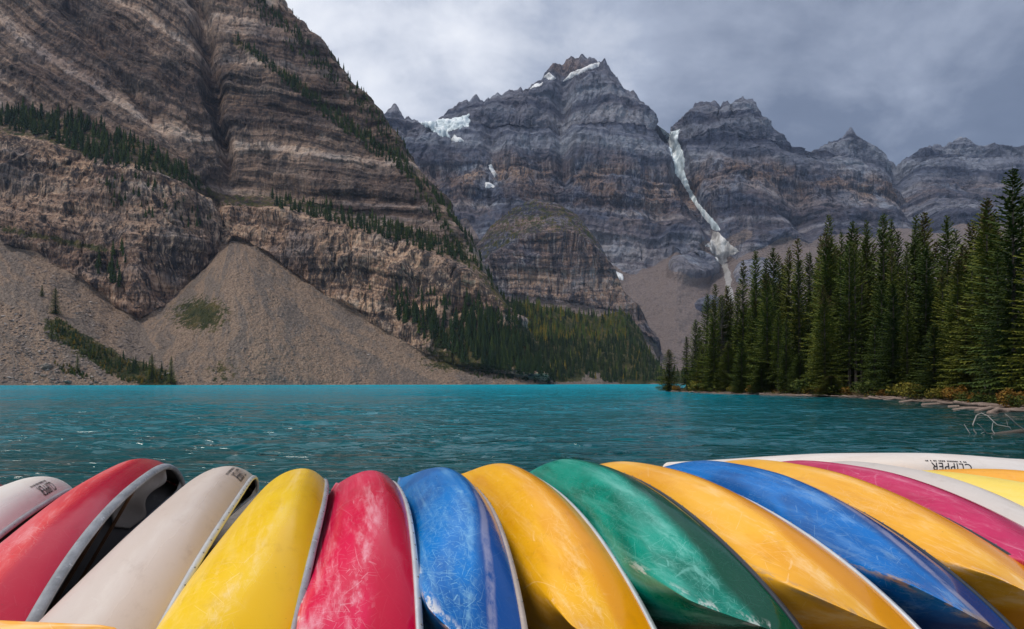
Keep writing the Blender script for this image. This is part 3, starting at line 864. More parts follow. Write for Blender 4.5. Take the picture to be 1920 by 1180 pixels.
def forest(name, label, spots):
    """spots: (world point, height, kind)"""
    V, T, C, nb = [], [], [], 0
    for (p, h, kind) in spots:
        tv, tr = TEMPL[random.randrange(len(TEMPL))]
        an = random.uniform(0, 6.28)
        c, s = math.cos(an), math.sin(an)
        wd = h * random.uniform(0.85, 1.25) * (2.0 if kind == 'scrub' else 1.0)
        v = np.stack([(tv[:, 0] * c - tv[:, 1] * s) * wd, (tv[:, 0] * s + tv[:, 1] * c) * wd, tv[:, 2] * h], 1) + np.array(p)
        V.append(v)
        T.append(tr + nb)
        nb += len(v)
        C.append(np.tile(np.array(tint(kind)), (len(v), 1)))
    me = raw_mesh(name, np.concatenate(V), np.concatenate(T), 3, m_far, False, {'tint': np.concatenate(C)})
    set_props(link(name, me), label, None, None, 'stuff')


def scatter(bv, poly, n, hmin, hmax, kind='spruce', clump=0.0, kfun=None):
    A = np.array(poly, float)
    x0, y0, x1, y1 = A[:, 0].min(), A[:, 1].min(), A[:, 0].max(), A[:, 1].max()
    out, tries = [], 0
    while len(out) < n and tries < n * 12:
        tries += 1
        x, y = random.uniform(x0, x1), random.uniform(y0, y1)
        if not inside1(poly, x, y): continue
        if clump and pnoise(np.array([[x * .035, y * .05, 3.3]]))[0] < random.uniform(-.5, .35) * clump: continue
        h, nr = shoot(bv, x, y)
        if h is None or h.z < 0.3: continue
        kd = kfun(x, y) if kfun else kind
        out.append(((h.x, h.y, h.z - 0.6), random.uniform(hmin, hmax) * random.uniform(0.7, 1.0), kd))
    return out


def along(bv, line, n, spread, hmin, hmax, kind='spruce'):
    A = np.array(line, float)
    d = np.concatenate([[0], np.cumsum(np.hypot(*np.diff(A, axis=0).T))])
    out = []
    for _ in range(n):
        s = random.uniform(0, d[-1])
        x = np.interp(s, d, A[:, 0]) - abs(random.gauss(0, spread))
        y = np.interp(s, d, A[:, 1]) + abs(random.gauss(0, spread)) * 0.6
        h, nr = shoot(bv, x, y)
        if h is None: continue
        out.append(((h.x, h.y, h.z - 0.6), random.uniform(hmin, hmax), kind))
    return out


sp_ = scatter(BV_LEFT, [(0, 240), (0, 205), (60, 210), (140, 222), (240, 258), (320, 300), (388, 352), (372, 358), (290, 318), (170, 296), (90, 262)], 330, 11, 26)
sp_ += scatter(BV_LEFT, [(150, 290), (260, 300), (380, 350), (385, 362), (300, 325), (170, 305)], 70, 8, 18)
forest('ledge_forest', 'band of dark spruces growing along the lower ledge of the left mountain', sp_)
sp_ = scatter(BV_LEFT, [(436, 70), (500, 112), (580, 168), (660, 232), (745, 292), (770, 330), (700, 292), (610, 222), (510, 140)], 330, 9, 19)
sp_ += along(BV_LEFT, [(470, -20), (540, 36), (600, 98), (660, 160), (700, 208), (745, 272), (800, 362), (850, 434), (884, 488)], 300, 13, 6, 13)
sp_ += scatter(BV_LEFT, [(480, -10), (560, 60), (640, 150), (620, 160), (540, 90), (470, 20)], 130, 7, 13)
for _ in range(420):
    j, i = random.randrange(RIDGE.shape[0]), random.randrange(RIDGE.shape[1])
    if pnoise(np.array([[j * 0.06, 2.2, 0.5]]))[0] < random.uniform(-.6, .3): continue
    q = RIDGE[j, i]
    sp_.append(((q[0], q[1], q[2] - 1.0), random.uniform(6, 15), 'spruce'))
forest('ridge_forest', 'spruces along the slanting ridge of the left mountain', sp_)
sp_ = scatter(BV_LEFT, [(510, 368), (600, 382), (700, 410), (800, 440), (870, 480), (880, 500), (800, 472), (700, 442), (600, 412), (510, 388)], 300, 9, 20)
sp_ += scatter(BV_LEFT, [(180, 330), (260, 330), (350, 380), (400, 410), (380, 440), (250, 400), (190, 380)], 45, 9, 17)
sp_ += scatter(BV_LEFT, [(170, 480), (240, 470), (240, 560), (190, 540)], 22, 12, 24)
forest('cliff_forest', 'scattered spruces on the middle cliff ledges of the left mountain', sp_)
sp_ = scatter(BV_LEFT, [(740, 570), (800, 590), (870, 600), (930, 600), (990, 690), (940, 700), (880, 688), (800, 640), (745, 600)], 260, 14, 27)
sp_ += scatter(BV_LEFT, [(690, 540), (780, 545), (900, 560), (940, 600), (760, 590)], 80, 8, 18, clump=1.0)
sp_ += scatter(BV_LEFT, [(870, 585), (965, 598), (1020, 680), (1035, 712), (985, 714), (900, 700)], 330, 12, 24)
sp_ += scatter(BV_LEFT, [(975, 670), (1050, 680), (1060, 718), (985, 718)], 110, 9, 18)
sp_ += scatter(BV_LEFT, [(850, 690), (930, 690), (1000, 715), (900, 712)], 60, 3, 7, 'scrub')


def kslope(x, y):
    if 985 < x < 1180 and y < 640 and random.random() < 0.62: return 'larch'
    if 860 < x < 1000 and y > 640 and random.random() < 0.5 and abs((x - 860) * 0.45 + 640 - y) < 30: return 'larch'
    return 'larch' if random.random() < 0.05 else 'spruce'


sp_ += scatter(BV_SLOPE, [(846, 452), (890, 505), (950, 556), (1000, 566), (1110, 590), (1170, 578), (1215, 650), (1248, 696), (1420, 708), (1420, 717), (1130, 718), (1090, 700), (1060, 716), (960, 716), (870, 690)], 2600, 10, 20, kfun=kslope)
forest('lakehead_forest', 'dark conifer forest with yellowing larches at the head of the lake', sp_)
sp_ = scatter(BV_BUTT, [(905, 430), (960, 395), (1000, 378), (1040, 384), (1080, 405), (1115, 450), (1060, 436), (1000, 440), (930, 470)], 240, 5, 10, 'larch', 1.0)
forest('buttress_larches', 'sparse golden larches on the rounded buttress top', sp_)
sp_ = scatter(BV_LEFT, [(96, 600), (125, 605), (175, 645), (235, 680), (312, 708), (318, 720), (240, 718), (200, 700), (165, 672), (110, 640)], 330, 2.5, 6, 'scrub')
sp_ += scatter(BV_LEFT, [(96, 675), (140, 690), (180, 716), (120, 700)], 60, 2.5, 5, 'scrub')
sp_ += scatter(BV_LEFT, [(330, 570), (380, 550), (400, 570), (430, 590), (400, 630), (340, 610)], 70, 1.0, 2.4, 'scrub')
sp_ += scatter(BV_LEFT, [(96, 605), (170, 650), (310, 700), (318, 716), (200, 690), (110, 630)], 45, 6, 12)
forest('scree_scrub', 'green and yellow scrub crossing the left scree slope', sp_)

# ------------------------------------------------------------------ stones on the scree
m_bould, nt = new_mat('boulder_rock')
finish(nt, nt.mix(nt.step(nt.noise(pos(nt), 0.6, 5.0, 0.7), 0.35, 0.65), (0.13, 0.105, 0.09), (0.32, 0.255, 0.215)), 0.92, None, 0.1)
m_stone, nt = new_mat('scree_stone')
rnd = nt.n('ShaderNodeNewGeometry').outputs['Random Per Island']
stc = nt.ramp(rnd, [(0.0, (0.12, 0.10, 0.095)), (0.5, (0.24, 0.20, 0.18)), (0.9, (0.34, 0.28, 0.25)), (1.0, (0.50, 0.45, 0.42))])
stc = nt.mix(nt.noise(pos(nt), 1.3, 4.0, 0.7), stc, nt.mix(1.0, stc, (0.55, 0.52, 0.5), 'MULTIPLY'))
finish(nt, stc, 0.9, None, 0.2)


def stone_template(seed):
    r = np.random.RandomState(seed)
    bm = bmesh.new()
    bmesh.ops.create_icosphere(bm, subdivisions=1, radius=1.0)
    V = np.array([v.co[:] for v in bm.verts])
    T = np.array([[v.index for v in f.verts] for f in bm.faces])
    bm.free()
    V *= 1 + 0.28 * r.randn(len(V), 1)
    V *= np.array([r.uniform(.8, 1.5), r.uniform(.7, 1.1), r.uniform(.45, .8)])
    return V, T


STN = [stone_template(k) for k in range(6)]
V, T, nb = [], [], 0
regions = [([(0, 560), (90, 610), (200, 700), (200, 719), (0, 719)], 900, 0.5, 1.7), ([(20, 480), (110, 510), (230, 600), (330, 700), (300, 705), (180, 620), (60, 540)], 420, 0.5, 2.0),
           ([(330, 690), (400, 640), (700, 690), (860, 719), (340, 719)], 420, 0.4, 1.3), ([(440, 480), (560, 570), (760, 690), (620, 660), (480, 560)], 420, 0.4, 1.3), ([(840, 700), (1000, 712), (1000, 720), (850, 720)], 200, 0.6, 1.6)]
for poly, n, a, b in regions:
    A = np.array(poly, float)
    c_ = 0
    while c_ < n:
        x, y = random.uniform(A[:, 0].min(), A[:, 0].max()), random.uniform(A[:, 1].min(), A[:, 1].max())
        if not inside1(poly, x, y): continue
        c_ += 1
        h, nr = shoot(BV_LEFT, x, y)
        if h is None: continue
        v, t = STN[random.randrange(6)]
        s = a + (b - a) * random.random() ** 3
        an = random.uniform(0, 6.28)
        v = np.stack([v[:, 0] * math.cos(an) - v[:, 1] * math.sin(an), v[:, 0] * math.sin(an) + v[:, 1] * math.cos(an), v[:, 2]], 1) * s + np.array(h[:])
        V.append(v); T.append(t + nb); nb += len(v)
set_props(link('scree_stones', raw_mesh('scree_stones', np.concatenate(V), np.concatenate(T), 3, m_stone, False)), 'loose stones strewn over the scree fans of the left shore', None, None, 'stuff')

BOULD = [(86, 688, 9, 'largest slab of pale rock at the foot of the left scree, beside the scrub'), (128, 716, 5.5, 'flat tan boulder at the waterline below the scrub'), (82, 704, 4.5, 'boulder lying just below the largest scree slab'),
         (100, 711, 4, 'low boulder between the big slab and the waterline'), (34, 662, 3.6, 'pale boulder alone on the far left scree'), (8, 624, 3.2, 'white-edged boulder at the picture left edge on the scree'), (350, 697, 3.4, 'whitish boulder at the left foot of the big scree cone'), (118, 650, 3.0, 'grey boulder left of the scrub band on the scree')]
for k, (x, y, s, lab) in enumerate(BOULD):
    h, nr = shoot(BV_LEFT, x, y)
    bm = bmesh.new()
    bmesh.ops.create_icosphere(bm, subdivisions=2, radius=1.0)
    r = np.random.RandomState(90 + k)
    for v in bm.verts:
        q = Vector((round(v.co.x * 2.2) / 2.2, round(v.co.y * 2.2) / 2.2, round(v.co.z * 2) / 2))
        v.co = (v.co * 0.45 + q * 0.55) * (1 + 0.06 * r.randn())
        v.co.x *= 1.35; v.co.z *= 0.55
    me = bpy.data.meshes.new('boulder')
    bm.to_mesh(me); bm.free()
    me.materials.append(m_bould)
    o = link('boulder', me)
    o.location = h; o.scale = (s * .5,) * 3
    o.rotation_euler = (r.uniform(-.2, .2), r.uniform(.1, .5), r.uniform(0, 3))
    set_props(o, lab, 'boulder', 'boulders on the left scree')

# ------------------------------------------------------------------ lakeside spruces
def bark(name, c1, c2):
    m, nt = new_mat(name)
    Pn = nt.n('ShaderNodeTexCoord').outputs['Object']
    c = nt.mix(nt.noise(nt.mul(Pn, (1, 1, .25)), 9.0, 5.0, 0.7), c1, c2)
    b = nt.n('ShaderNodeBump', {'Height': nt.noise(nt.mul(Pn, (1, 1, .2)), 14.0, 4.0, 0.7), 'Strength': 0.8, 'Distance': 0.05})
    finish(nt, c, 0.95, b.outputs[0], 0.1)
    return m


M_BARK = bark('spruce_bark', (0.045, 0.036, 0.030), (0.17, 0.145, 0.125))
M_DEAD = bark('dead_wood', (0.20, 0.18, 0.165), (0.46, 0.42, 0.39))
M_DRIFT = bark('driftwood', (0.10, 0.072, 0.060), (0.40, 0.31, 0.265))


def needle_mat(name, cols, tip=True, trans=0.25):
    m, nt = new_mat(name)
    oi = nt.n('ShaderNodeObjectInfo')
    tc = nt.n('ShaderNodeTexCoord').outputs['Object']
    isl = nt.n('ShaderNodeNewGeometry').outputs['Random Per Island']
    c = nt.ramp(nt.math('ADD', nt.math('MULTIPLY', oi.outputs['Random'], 0.62), nt.math('MULTIPLY', isl, 0.38)), cols)
    pn = nt.noise(tc, 0.8, 3.0, 0.6)
    c = nt.mix(nt.step(pn, 0.4, 0.65, 0.0, 0.6), c, nt.mix(1.0, c, (0.55, 0.58, 0.6), 'MULTIPLY'))
    if tip:
        z = nt.n('ShaderNodeSeparateXYZ', {0: tc}).outputs[2]
        f = nt.math('MULTIPLY', nt.step(z, 14.0, 16.8), nt.step(oi.outputs['Random'], 0.55, 0.62))
        c = nt.mix(nt.math('MULTIPLY', f, nt.step(isl, 0.35, 0.75)), c, (0.095, 0.058, 0.030))
    p = finish(nt, c, 0.75, None, 0.2)
    return m


M_NEEDLE = needle_mat('spruce_needles', [(0.0, (0.034, 0.060, 0.012)), (0.3, (0.058, 0.086, 0.014)), (0.62, (0.095, 0.120, 0.017)), (1.0, (0.19, 0.19, 0.026))])
M_GREYNEEDLE = needle_mat('dying_needles', [(0.0, (0.085, 0.080, 0.072)), (1.0, (0.15, 0.14, 0.125))], False)


def spruce_crown(seed, H=18.0, R=2.1, base=0.06, dz=0.26, nb=7, mat=None, gap=0.06):
    r = random.Random(seed)
    V, T = [], []

    def tri(a, b, c):
        i = len(V)
        V.extend((a, b, c))
        T.append((i, i + 1, i + 2))
    z = base * H
    rough_ = [r.uniform(0.72, 1.12) for _ in range(40)]
    sides = [r.uniform(0.75, 1.2) for _ in range(8)]
    while z < H * 0.992:
        fr = z / H
        lr = 1.5 * R * (1 - fr) ** 0.68 * rough_[int(fr * 39)] * min(1.0, 0.55 + fr * 3.2) + 0.10
        k = max(4, int(nb * (0.6 + 0.5 * (1 - fr))))
        a0 = r.uniform(0, 6.28)
        for b in range(k):
            if r.random() < gap: continue
            an = a0 + 6.283 * b / k + r.uniform(-.3, .3)
            l = lr * r.uniform(0.6, 1.12) * sides[int(an / 6.2832 * 8) % 8]
            out = Vector((math.cos(an), math.sin(an), 0))
            side = Vector((-out.y, out.x, 0))
            droop = -0.48 + 0.95 * fr ** 1.3
            zz_ = z + r.uniform(-.1, .1)
            m = max(2, int(l / 0.34))
            pr = Vector((0, 0, zz_))
            for j in range(1, m + 1):
                q = j / m
                pz = zz_ + l * (droop * q + 0.22 * q * q)
                p = out * (l * q) + Vector((0, 0, pz)) + side * r.uniform(-.05, .05)
                s = (0.56 - 0.24 * q) * r.uniform(0.75, 1.3) * (0.45 + 0.55 * (1 - fr))
                wd = s * 0.5
                for sg in (-1, 1):
                    d = (out * 0.62 + side * sg * 0.85 + Vector((0, 0, -0.30 + r.uniform(-.2, .15)))).normalized() * s
                    tri(pr, p + out * wd * .3, p + d)
                if r.random() < 0.75:
                    d = Vector((r.uniform(-.1, .1), r.uniform(-.1, .1), -s * 0.8))
                    tri(pr, p, (pr + p) * 0.5 + d)
                pr = p
            d = (out + Vector((0, 0, 0.15))).normalized()
            tri(pr + side * 0.06, pr - side * 0.06, pr + d * 0.28 * (0.5 + 0.5 * (1 - fr)))
        z += dz * r.uniform(0.8, 1.2) * (1.0 if fr < 0.8 else 0.72)
    tri(Vector((.05, 0, H * .97)), Vector((-.05, .03, H * .97)), Vector((0, 0, H * 1.02)))
    tri(Vector((0, .05, H * .97)), Vector((0.03, -.05, H * .97)), Vector((0, 0, H * 1.02)))
    return raw_mesh('spruce_crown', np.array([v[:] for v in V]), np.array(T), 3, mat or M_NEEDLE, False)


def tube_mesh(name, pts, rads, sides=7, mat=None, caps=True):
    pts = [Vector(p) for p in pts]
    V, Q = [], []
    for i, p in enumerate(pts):
        d = (pts[min(i + 1, len(pts) - 1)] - pts[max(i - 1, 0)]).normalized()
        u = d.cross(Vector((0, 0, 1)) if abs(d.z) < 0.9 else Vector((1, 0, 0))).normalized()
        v = d.cross(u)
        for k in range(sides):
            a = 6.28318 * k / sides
            V.append(p + (u * math.cos(a) + v * math.sin(a)) * rads[i])
    for i in range(len(pts) - 1):
        for k in range(sides):
            Q.append((i * sides + k, i * sides + (k + 1) % sides, (i + 1) * sides + (k + 1) % sides, (i + 1) * sides + k))
    me = bpy.data.meshes.new(name)
    faces = [list(q) for q in Q]
    if caps:
        faces.append(list(range(sides))[::-1])
        faces.append([(len(pts) - 1) * sides + k for k in range(sides)])
    me.from_pydata([v[:] for v in V], [], faces)
    me.polygons.foreach_set('use_smooth', [True] * len(me.polygons))
    if mat: me.materials.append(mat)
    return me


CROWNS = [spruce_crown(101, 18, 2.0, .07, .25, 7), spruce_crown(102, 18, 2.3, .05, .25, 7), spruce_crown(103, 18, 1.75, .12, .26, 7), spruce_crown(104, 18, 2.1, .04, .24, 8),
          spruce_crown(105, 18, 1.9, .16, .27, 7, gap=.14), spruce_crown(106, 18, 2.5, .05, .25, 7), spruce_crown(107, 18, 1.6, .28, .30, 6, gap=.25), spruce_crown(108, 18, 2.2, .03, .25, 8)]
CROWN_DEAD = spruce_crown(120, 18, 1.7, .10, .34, 6, M_GREYNEEDLE, gap=.4)
CROWN_BARE = spruce_crown(121, 18, 2.4, .17, .25, 8)
TRUNK = tube_mesh('spruce_trunk', [(0, 0, -0.5), (0.02, 0, 1), (0, 0.03, 5), (0.03, 0, 10), (0, 0, 14.5), (0, 0, 17.8)], [.30, .22, .18, .12, .06, .015], 8, M_BARK)
shoreY = np.array([(a_, CH * F / (b_ - HY)) for a_, b_ in SH][::-1])


def shore_Y(px):
    return float(np.interp(px, shoreY[:, 0], shoreY[:, 1]))


def plant(px, py, back, crown, label, group, widen=1.0, name='spruce_tree'):
    """a spruce whose tip stands at (px, py) of the photo, BACK metres behind the waterline"""
    Y = shore_Y(px) + back
    x = (px - CX) / F * Y
    zb = bank_z(x, Y)
    H = CH + (HY - py) / F * Y - zb
    if H < 1.5: return None
    t = empty(name, (x, Y, zb - 0.05))
    set_props(t, label, 'tree', group)
    sxy = (0.55 + 0.45 * H / 18.0) * widen * random.uniform(0.88, 1.12)
    t.scale = (sxy, sxy, H / 18.2)
    t.rotation_euler = (random.uniform(-.015, .015), random.uniform(-.015, .015), random.uniform(0, 6.28))
    link('crown', crown, t)
    link('trunk', TRUNK, t)
    return t


ORD = ['first', 'second', 'third', 'fourth', 'fifth', 'sixth', 'seventh', 'eighth', 'ninth', 'tenth', 'eleventh', 'twelfth', 'thirteenth', 'fourteenth', 'fifteenth', 'sixteenth', 'seventeenth', 'eighteenth', 'nineteenth', 'twentieth', 'twenty-first', 'twenty-second', 'twenty-third', 'twenty-fourth', 'twenty-fifth', 'twenty-sixth', 'twenty-seventh', 'twenty-eighth', 'twenty-ninth', 'thirtieth', 'thirty-first', 'thirty-second', 'thirty-third', 'thirty-fourth']
SKYL = [(1288, 630, 7), (1303, 597, 8), (1311, 611, 12), (1324, 550, 10), (1341, 529, 9), (1362, 533, 12), (1393, 486, 12), (1420, 465, 13), (1437, 482, 20), (1451, 461, 22), (1462, 476, 26), (1476, 463, 22), (1500, 442, 14), (1519, 469, 26), (1536, 440, 20), (1553, 397, 22), (1578, 433, 22), (1597, 410, 22), (1610, 423, 28), (1623, 412, 24), (1639, 452, 28), (1660, 397, 18), (1674, 408, 24), (1686, 429, 30), (1714, 400, 24), (1736, 393, 28), (1762, 448, 30), (1779, 402, 26), (1796, 427, 30), (1824, 412, 22), (1851, 364, 11), (1902, 311, 9)]
def nearest(px):
    return ORD[int(np.argmin([abs(px - q[0]) for q in SKYL]))]


SG = 'spruces standing on the right bank'
plant(1255, 654, 3.5, CROWNS[1], 'small lone spruce on the tip of the wooded point', SG, 1.25)
for k, (x, y, b_) in enumerate(SKYL):
    lab = 'dark spruce, %s tip from the left along the skyline of the lakeside stand' % ORD[k]
    cr = CROWNS[(k * 5 + 2) % 8] if x not in (1553, 1610) else CROWNS[6]
    wd = 1.0
    if x == 1902: lab, cr, wd = 'tallest and nearest spruce at the right edge of the lakeside stand', CROWNS[5], 1.15
    if x == 1851: lab, cr, wd = 'second tallest spruce, with bare lower trunk, beside the tallest one', CROWN_BARE, 1.05
    plant(x, y, b_, cr, lab, SG, wd)
FRONT = [(1440, 508, 6, 'light green full spruce standing out before the left half of the stand', 3, 1.15), (1390, 635, 3, 'short light spruce at the waterline below the left tall spruces', 7, 1.25), (1474, 592, 4, 'mid-height pointed spruce right of the light green full one', 0, 1.1), (1459, 580, 6, 'mid-height spruce touching the light green full one', 2, 1.0),
         (1548, 546, 5, 'bright green mid-height spruce in the middle front of the stand', 1, 1.25), (1675, 529, 6, 'broad front spruce with a pale trunk right of the stand middle', 3, 1.15), (1735, 457, 14, 'yellowish green broad spruce in the right half of the stand', 7, 1.2), (1752, 605, 5, 'short yellowish spruce in front of the right half of the stand', 1, 1.2),
         (1428, 677, 3, 'very small spruce among the shrubs below the light green one', 7, 1.4), (1559, 703, 2, 'tiny dense spruce at the waterline in the stand middle', 7, 1.6), (1605, 457, 9, 'tall thin spruce with a long bare trunk in the stand middle', 6, 1.0), (1796, 478, 10, 'green spruce in front of the gap left of the second tallest', 3, 1.05),
         (1365, 640, 6, 'short spruce at the foot of the grey half-dead spruce', 1, 1.1), (1318, 650, 5, 'short dark spruce near the left end of the stand', 3, 1.2), (1500, 660, 5, 'little bright spruce left of the middle of the stand', 7, 1.4), (1640, 600, 6, 'mid-size spruce before the thin bare-trunked one', 0, 1.1), (1700, 560, 8, 'slim spruce right of the broad pale-trunked one', 2, 1.0), (1812, 560, 8, 'mid-size spruce left of the bare-trunked second tallest', 3, 1.0)]
for (x, y, b_, lab, c_, wd) in FRONT:
    plant(x, y, b_, CROWNS[c_], lab, SG, wd)
plant(1352, 560, 7, CROWN_DEAD, 'grey half-dead spruce near the left end of the stand', SG, 1.2)
skx = np.array([(a_, b_) for a_, b_, _ in SKYL])
for k in range(120):
    x = random.uniform(1296, 1915)
    top = float(np.interp(x, skx[:, 0], skx[:, 1]))
    plant(x, top + random.uniform(22, 120) * (1 if x > 1380 else 0.7), random.uniform(8, 34) if x > 1340 else random.uniform(4, 12), CROWNS[random.randrange(8)], 'dark spruce half hidden beside the %s skyline spruce from the left in the stand' % nearest(x), SG)
for x, y, b_ in ((1948, 355, 12), (1990, 330, 16), (2040, 380, 12)):
    plant(x, y, b_, CROWNS[1], 'dark spruce mostly cut off beyond the right edge of the stand', SG)

# lone spruces on the left scree
for (x, yb, yt, lab) in [(104, 590, 540, 'tall lone spruce high on the left scree'), (79, 556, 534, 'small spruce left of the tall lone one on the scree'), (321, 719, 668, 'rightmost dark spruce standing at the waterline of the left scree'), (285, 712, 664, 'dark spruce in the scrub left of the waterline spruce'), (145, 698, 664, 'spruce in the lower scrub patch of the left scree'), (97, 640, 602, 'spruce at the top left end of the scrub band'), (176, 672, 642, 'spruce rising from the middle of the scrub band'), (250, 694, 668, 'spruce at the right end of the scrub band')]:
    h, nr = shoot(BV_LEFT, x, yb)
    t = empty('spruce_tree', h)
    H = (yb - yt) / F * h.y
    t.scale = (H / 18 * 1.25, H / 18 * 1.25, H / 18)
    set_props(t, lab, 'tree', 'lone spruces on the left scree')
    link('crown', CROWNS[random.randrange(4)], t)
    link('trunk', TRUNK, t)

# ------------------------------------------------------------------ shrubs and undergrowth of the bank
def shrub_meshes(seed, cols):
    r = random.Random(seed)
    m, nt = new_mat('shrub_leaves')
    isl = nt.n('ShaderNodeNewGeometry').outputs['Random Per Island']
    finish(nt, nt.ramp(isl, [(i / (len(cols) - 1), c) for i, c in enumerate(cols)]), 0.8, None, 0.15)
    V, T = [], []
    lobes = [(Vector((r.uniform(-.6, .6), r.uniform(-.5, .5), r.uniform(.35, .85))), r.uniform(.3, .5)) for _ in range(8)]
    for k in range(900):
        c, q = lobes[r.randrange(8)]
        d = Vector((r.gauss(0, 1), r.gauss(0, 1), r.gauss(0, 1))).normalized()
        p = c + d * q * r.random() ** 0.4
        p.z = max(p.z, 0.03)
        s = r.uniform(.05, .10)
        a = Vector((r.gauss(0, 1), r.gauss(0, 1), r.gauss(0, 1))).normalized() * s
        b = a.cross(Vector((r.gauss(0, 1), r.gauss(0, 1), r.gauss(0, 1)))).normalized() * s * .6
        i = len(V)
        V += [p - a, p + b, p + a, p - b]
        T += [(i, i + 1, i + 2, i + 3)]
    lv = raw_mesh('shrub_leaves', np.array([v[:] for v in V]), np.array(T), 4, m)
    bm = bmesh.new()
    for c, q in lobes:
        n = Vector((c.x * .15, c.y * .15, 0))
        ax = (c - n).normalized()
        u = ax.cross(Vector((0, 1, 0.1))).normalized() * .018
        v = ax.cross(u)
        vs = [bm.verts.new(n + e) for e in (u, v, -u, -v)] + [bm.verts.new(c + e * .3) for e in (u, v, -u, -v)]
        for i in range(4):
            bm.faces.new((vs[i], vs[(i + 1) % 4], vs[4 + (i + 1) % 4], vs[4 + i]))
    st = bpy.data.meshes.new('shrub_stems')
    bm.to_mesh(st); bm.free()
    st.materials.append(M_BARK)
    return lv, st


SHR = {'green': shrub_meshes(1, [(0.03, 0.05, 0.012), (0.06, 0.085, 0.018), (0.09, 0.10, 0.02)]), 'yellow': shrub_meshes(2, [(0.09, 0.095, 0.018), (0.19, 0.15, 0.022), (0.12, 0.12, 0.02)]), 'orange': shrub_meshes(3, [(0.12, 0.06, 0.016), (0.25, 0.125, 0.022), (0.18, 0.13, 0.025)])}
SHRUBS = [(1250, 722, 1.6, 'green', 'green shrub under the lone spruce on the point'), (1268, 718, 1.5, 'orange', 'orange shrub right behind the tip of the point'), (1306, 726, 2.8, 'yellow', 'round yellow-green shrub left of the stand on the point'), (1372, 726, 1.4, 'yellow', 'small yellow shrub below the short light spruce'), (1406, 730, 1.5, 'orange', 'small bright orange shrub at the waterline'), (1334, 732, 1.2, 'green', 'low green shrub at the foot of the grey spruce'),
          (1470, 728, 1.6, 'yellow', 'yellow shrub left of the broad green shrubs'), (1496, 722, 3.0, 'green', 'broad bright green shrub at the stand middle left'), (1520, 728, 2.0, 'yellow', 'yellow-green shrub touching the broad green one'), (1536, 736, 1.2, 'orange', 'little orange shrub right of the yellow-green one'), (1585, 734, 1.4, 'orange', 'low rust shrub below the thin bare trunk'), (1622, 726, 2.6, 'green', 'dark green shrub right of the stand middle'),
          (1655, 732, 1.5, 'orange', 'rust shrub before the broad pale-trunked spruce'), (1697, 722, 2.6, 'yellow', 'tall yellow shrub behind the driftwood'), (1722, 730, 2.2, 'yellow', 'yellow-orange shrub right of the tall yellow one'), (1756, 736, 1.8, 'yellow', 'low yellow shrub above the longest log'), (1790, 728, 1.8, 'orange', 'rust-coloured shrub left of the bare trunk'), (1812, 732, 1.6, 'green', 'green shrub left of the bare trunk'), (1835, 742, 1.5, 'orange', 'brown shrub just left of the bare trunk foot'), (1852, 752, 1.4, 'green', 'green shrub at the waterline before the bare trunk'), (1905, 742, 1.8, 'orange', 'rust shrub right of the bare trunk'), (1912, 760, 1.3, 'green', 'low green shrub at the right edge of the bank'), (1570, 724, 2.0, 'green', 'green shrub beside the tiny dense spruce'), (1670, 740, 1.2, 'green', 'low green shrub above the middle logs')]
for (x, y, sz, kd, lab) in SHRUBS:
    Y = shore_Y(x) + random.uniform(1.6, 4.0)
    X_ = (x - CX) / F * Y
    t = empty('shrub', (X_, Y, bank_z(X_, Y) - .05))
    sz *= 0.78
    t.scale = (sz * random.uniform(.9, 1.1), sz, sz * random.uniform(.8, 1.0))
    t.rotation_euler = (0, 0, random.uniform(0, 6.28))
    set_props(t, lab, 'shrub', 'shrubs along the right bank')
    link('leaves', SHR[kd][0], t)
    link('stems', SHR[kd][1], t)

m_under, nt = new_mat('undergrowth_leaves')
a = nt.n('ShaderNodeAttribute', attribute_name='tint').outputs['Color']
finish(nt, a, 0.85, None, 0.1)
V, T, C = [], [], []
for k in range(900):
    i = int(random.random() ** 1.0 * 300) + 8
    of = 0.9 + 9 * random.random() ** 1.6
    X_, Y_ = sx[i] + dirx * of, sy[i] + diry * of
    if Y_ > 165: continue
    zb = bank_z(X_, Y_)
    col = random.choice([(0.05, 0.06, 0.015), (0.10, 0.085, 0.02), (0.13, 0.08, 0.025), (0.075, 0.05, 0.022), (0.035, 0.045, 0.014)])
    R_ = random.uniform(.25, .8)
    for j in range(46):
        p = np.array([X_ + random.gauss(0, R_ * .5), Y_ + random.gauss(0, R_ * .5), zb + abs(random.gauss(0, R_ * .45))])
        s = random.uniform(.06, .14)
        n_ = len(V)
        V += [p, p + np.random.randn(3) * s, p + np.random.randn(3) * s]
        T.append((n_, n_ + 1, n_ + 2))
        g = random.uniform(.7, 1.3)
        C += [(col[0] * g, col[1] * g, col[2] * g, 1)] * 3
set_props(link('undergrowth', raw_mesh('undergrowth', np.array(V), np.array(T), 3, m_under, False, {'tint': np.array(C)})), 'brown and green undergrowth covering the right bank', None, None, 'stuff')

# ------------------------------------------------------------------ driftwood along the waterline
def log_mesh(seed, Ln, r0):
    r = random.Random(seed)
    n = 7
    pts = [(Ln * (i / (n - 1) - .5), r.uniform(-.05, .05) * Ln * .6, r.uniform(-.01, .02) * Ln) for i in range(n)]
    return tube_mesh('log', pts, [r0 * (1.05 - .55 * i / (n - 1)) * r.uniform(.9, 1.1) for i in range(n)], 8, M_DRIFT)


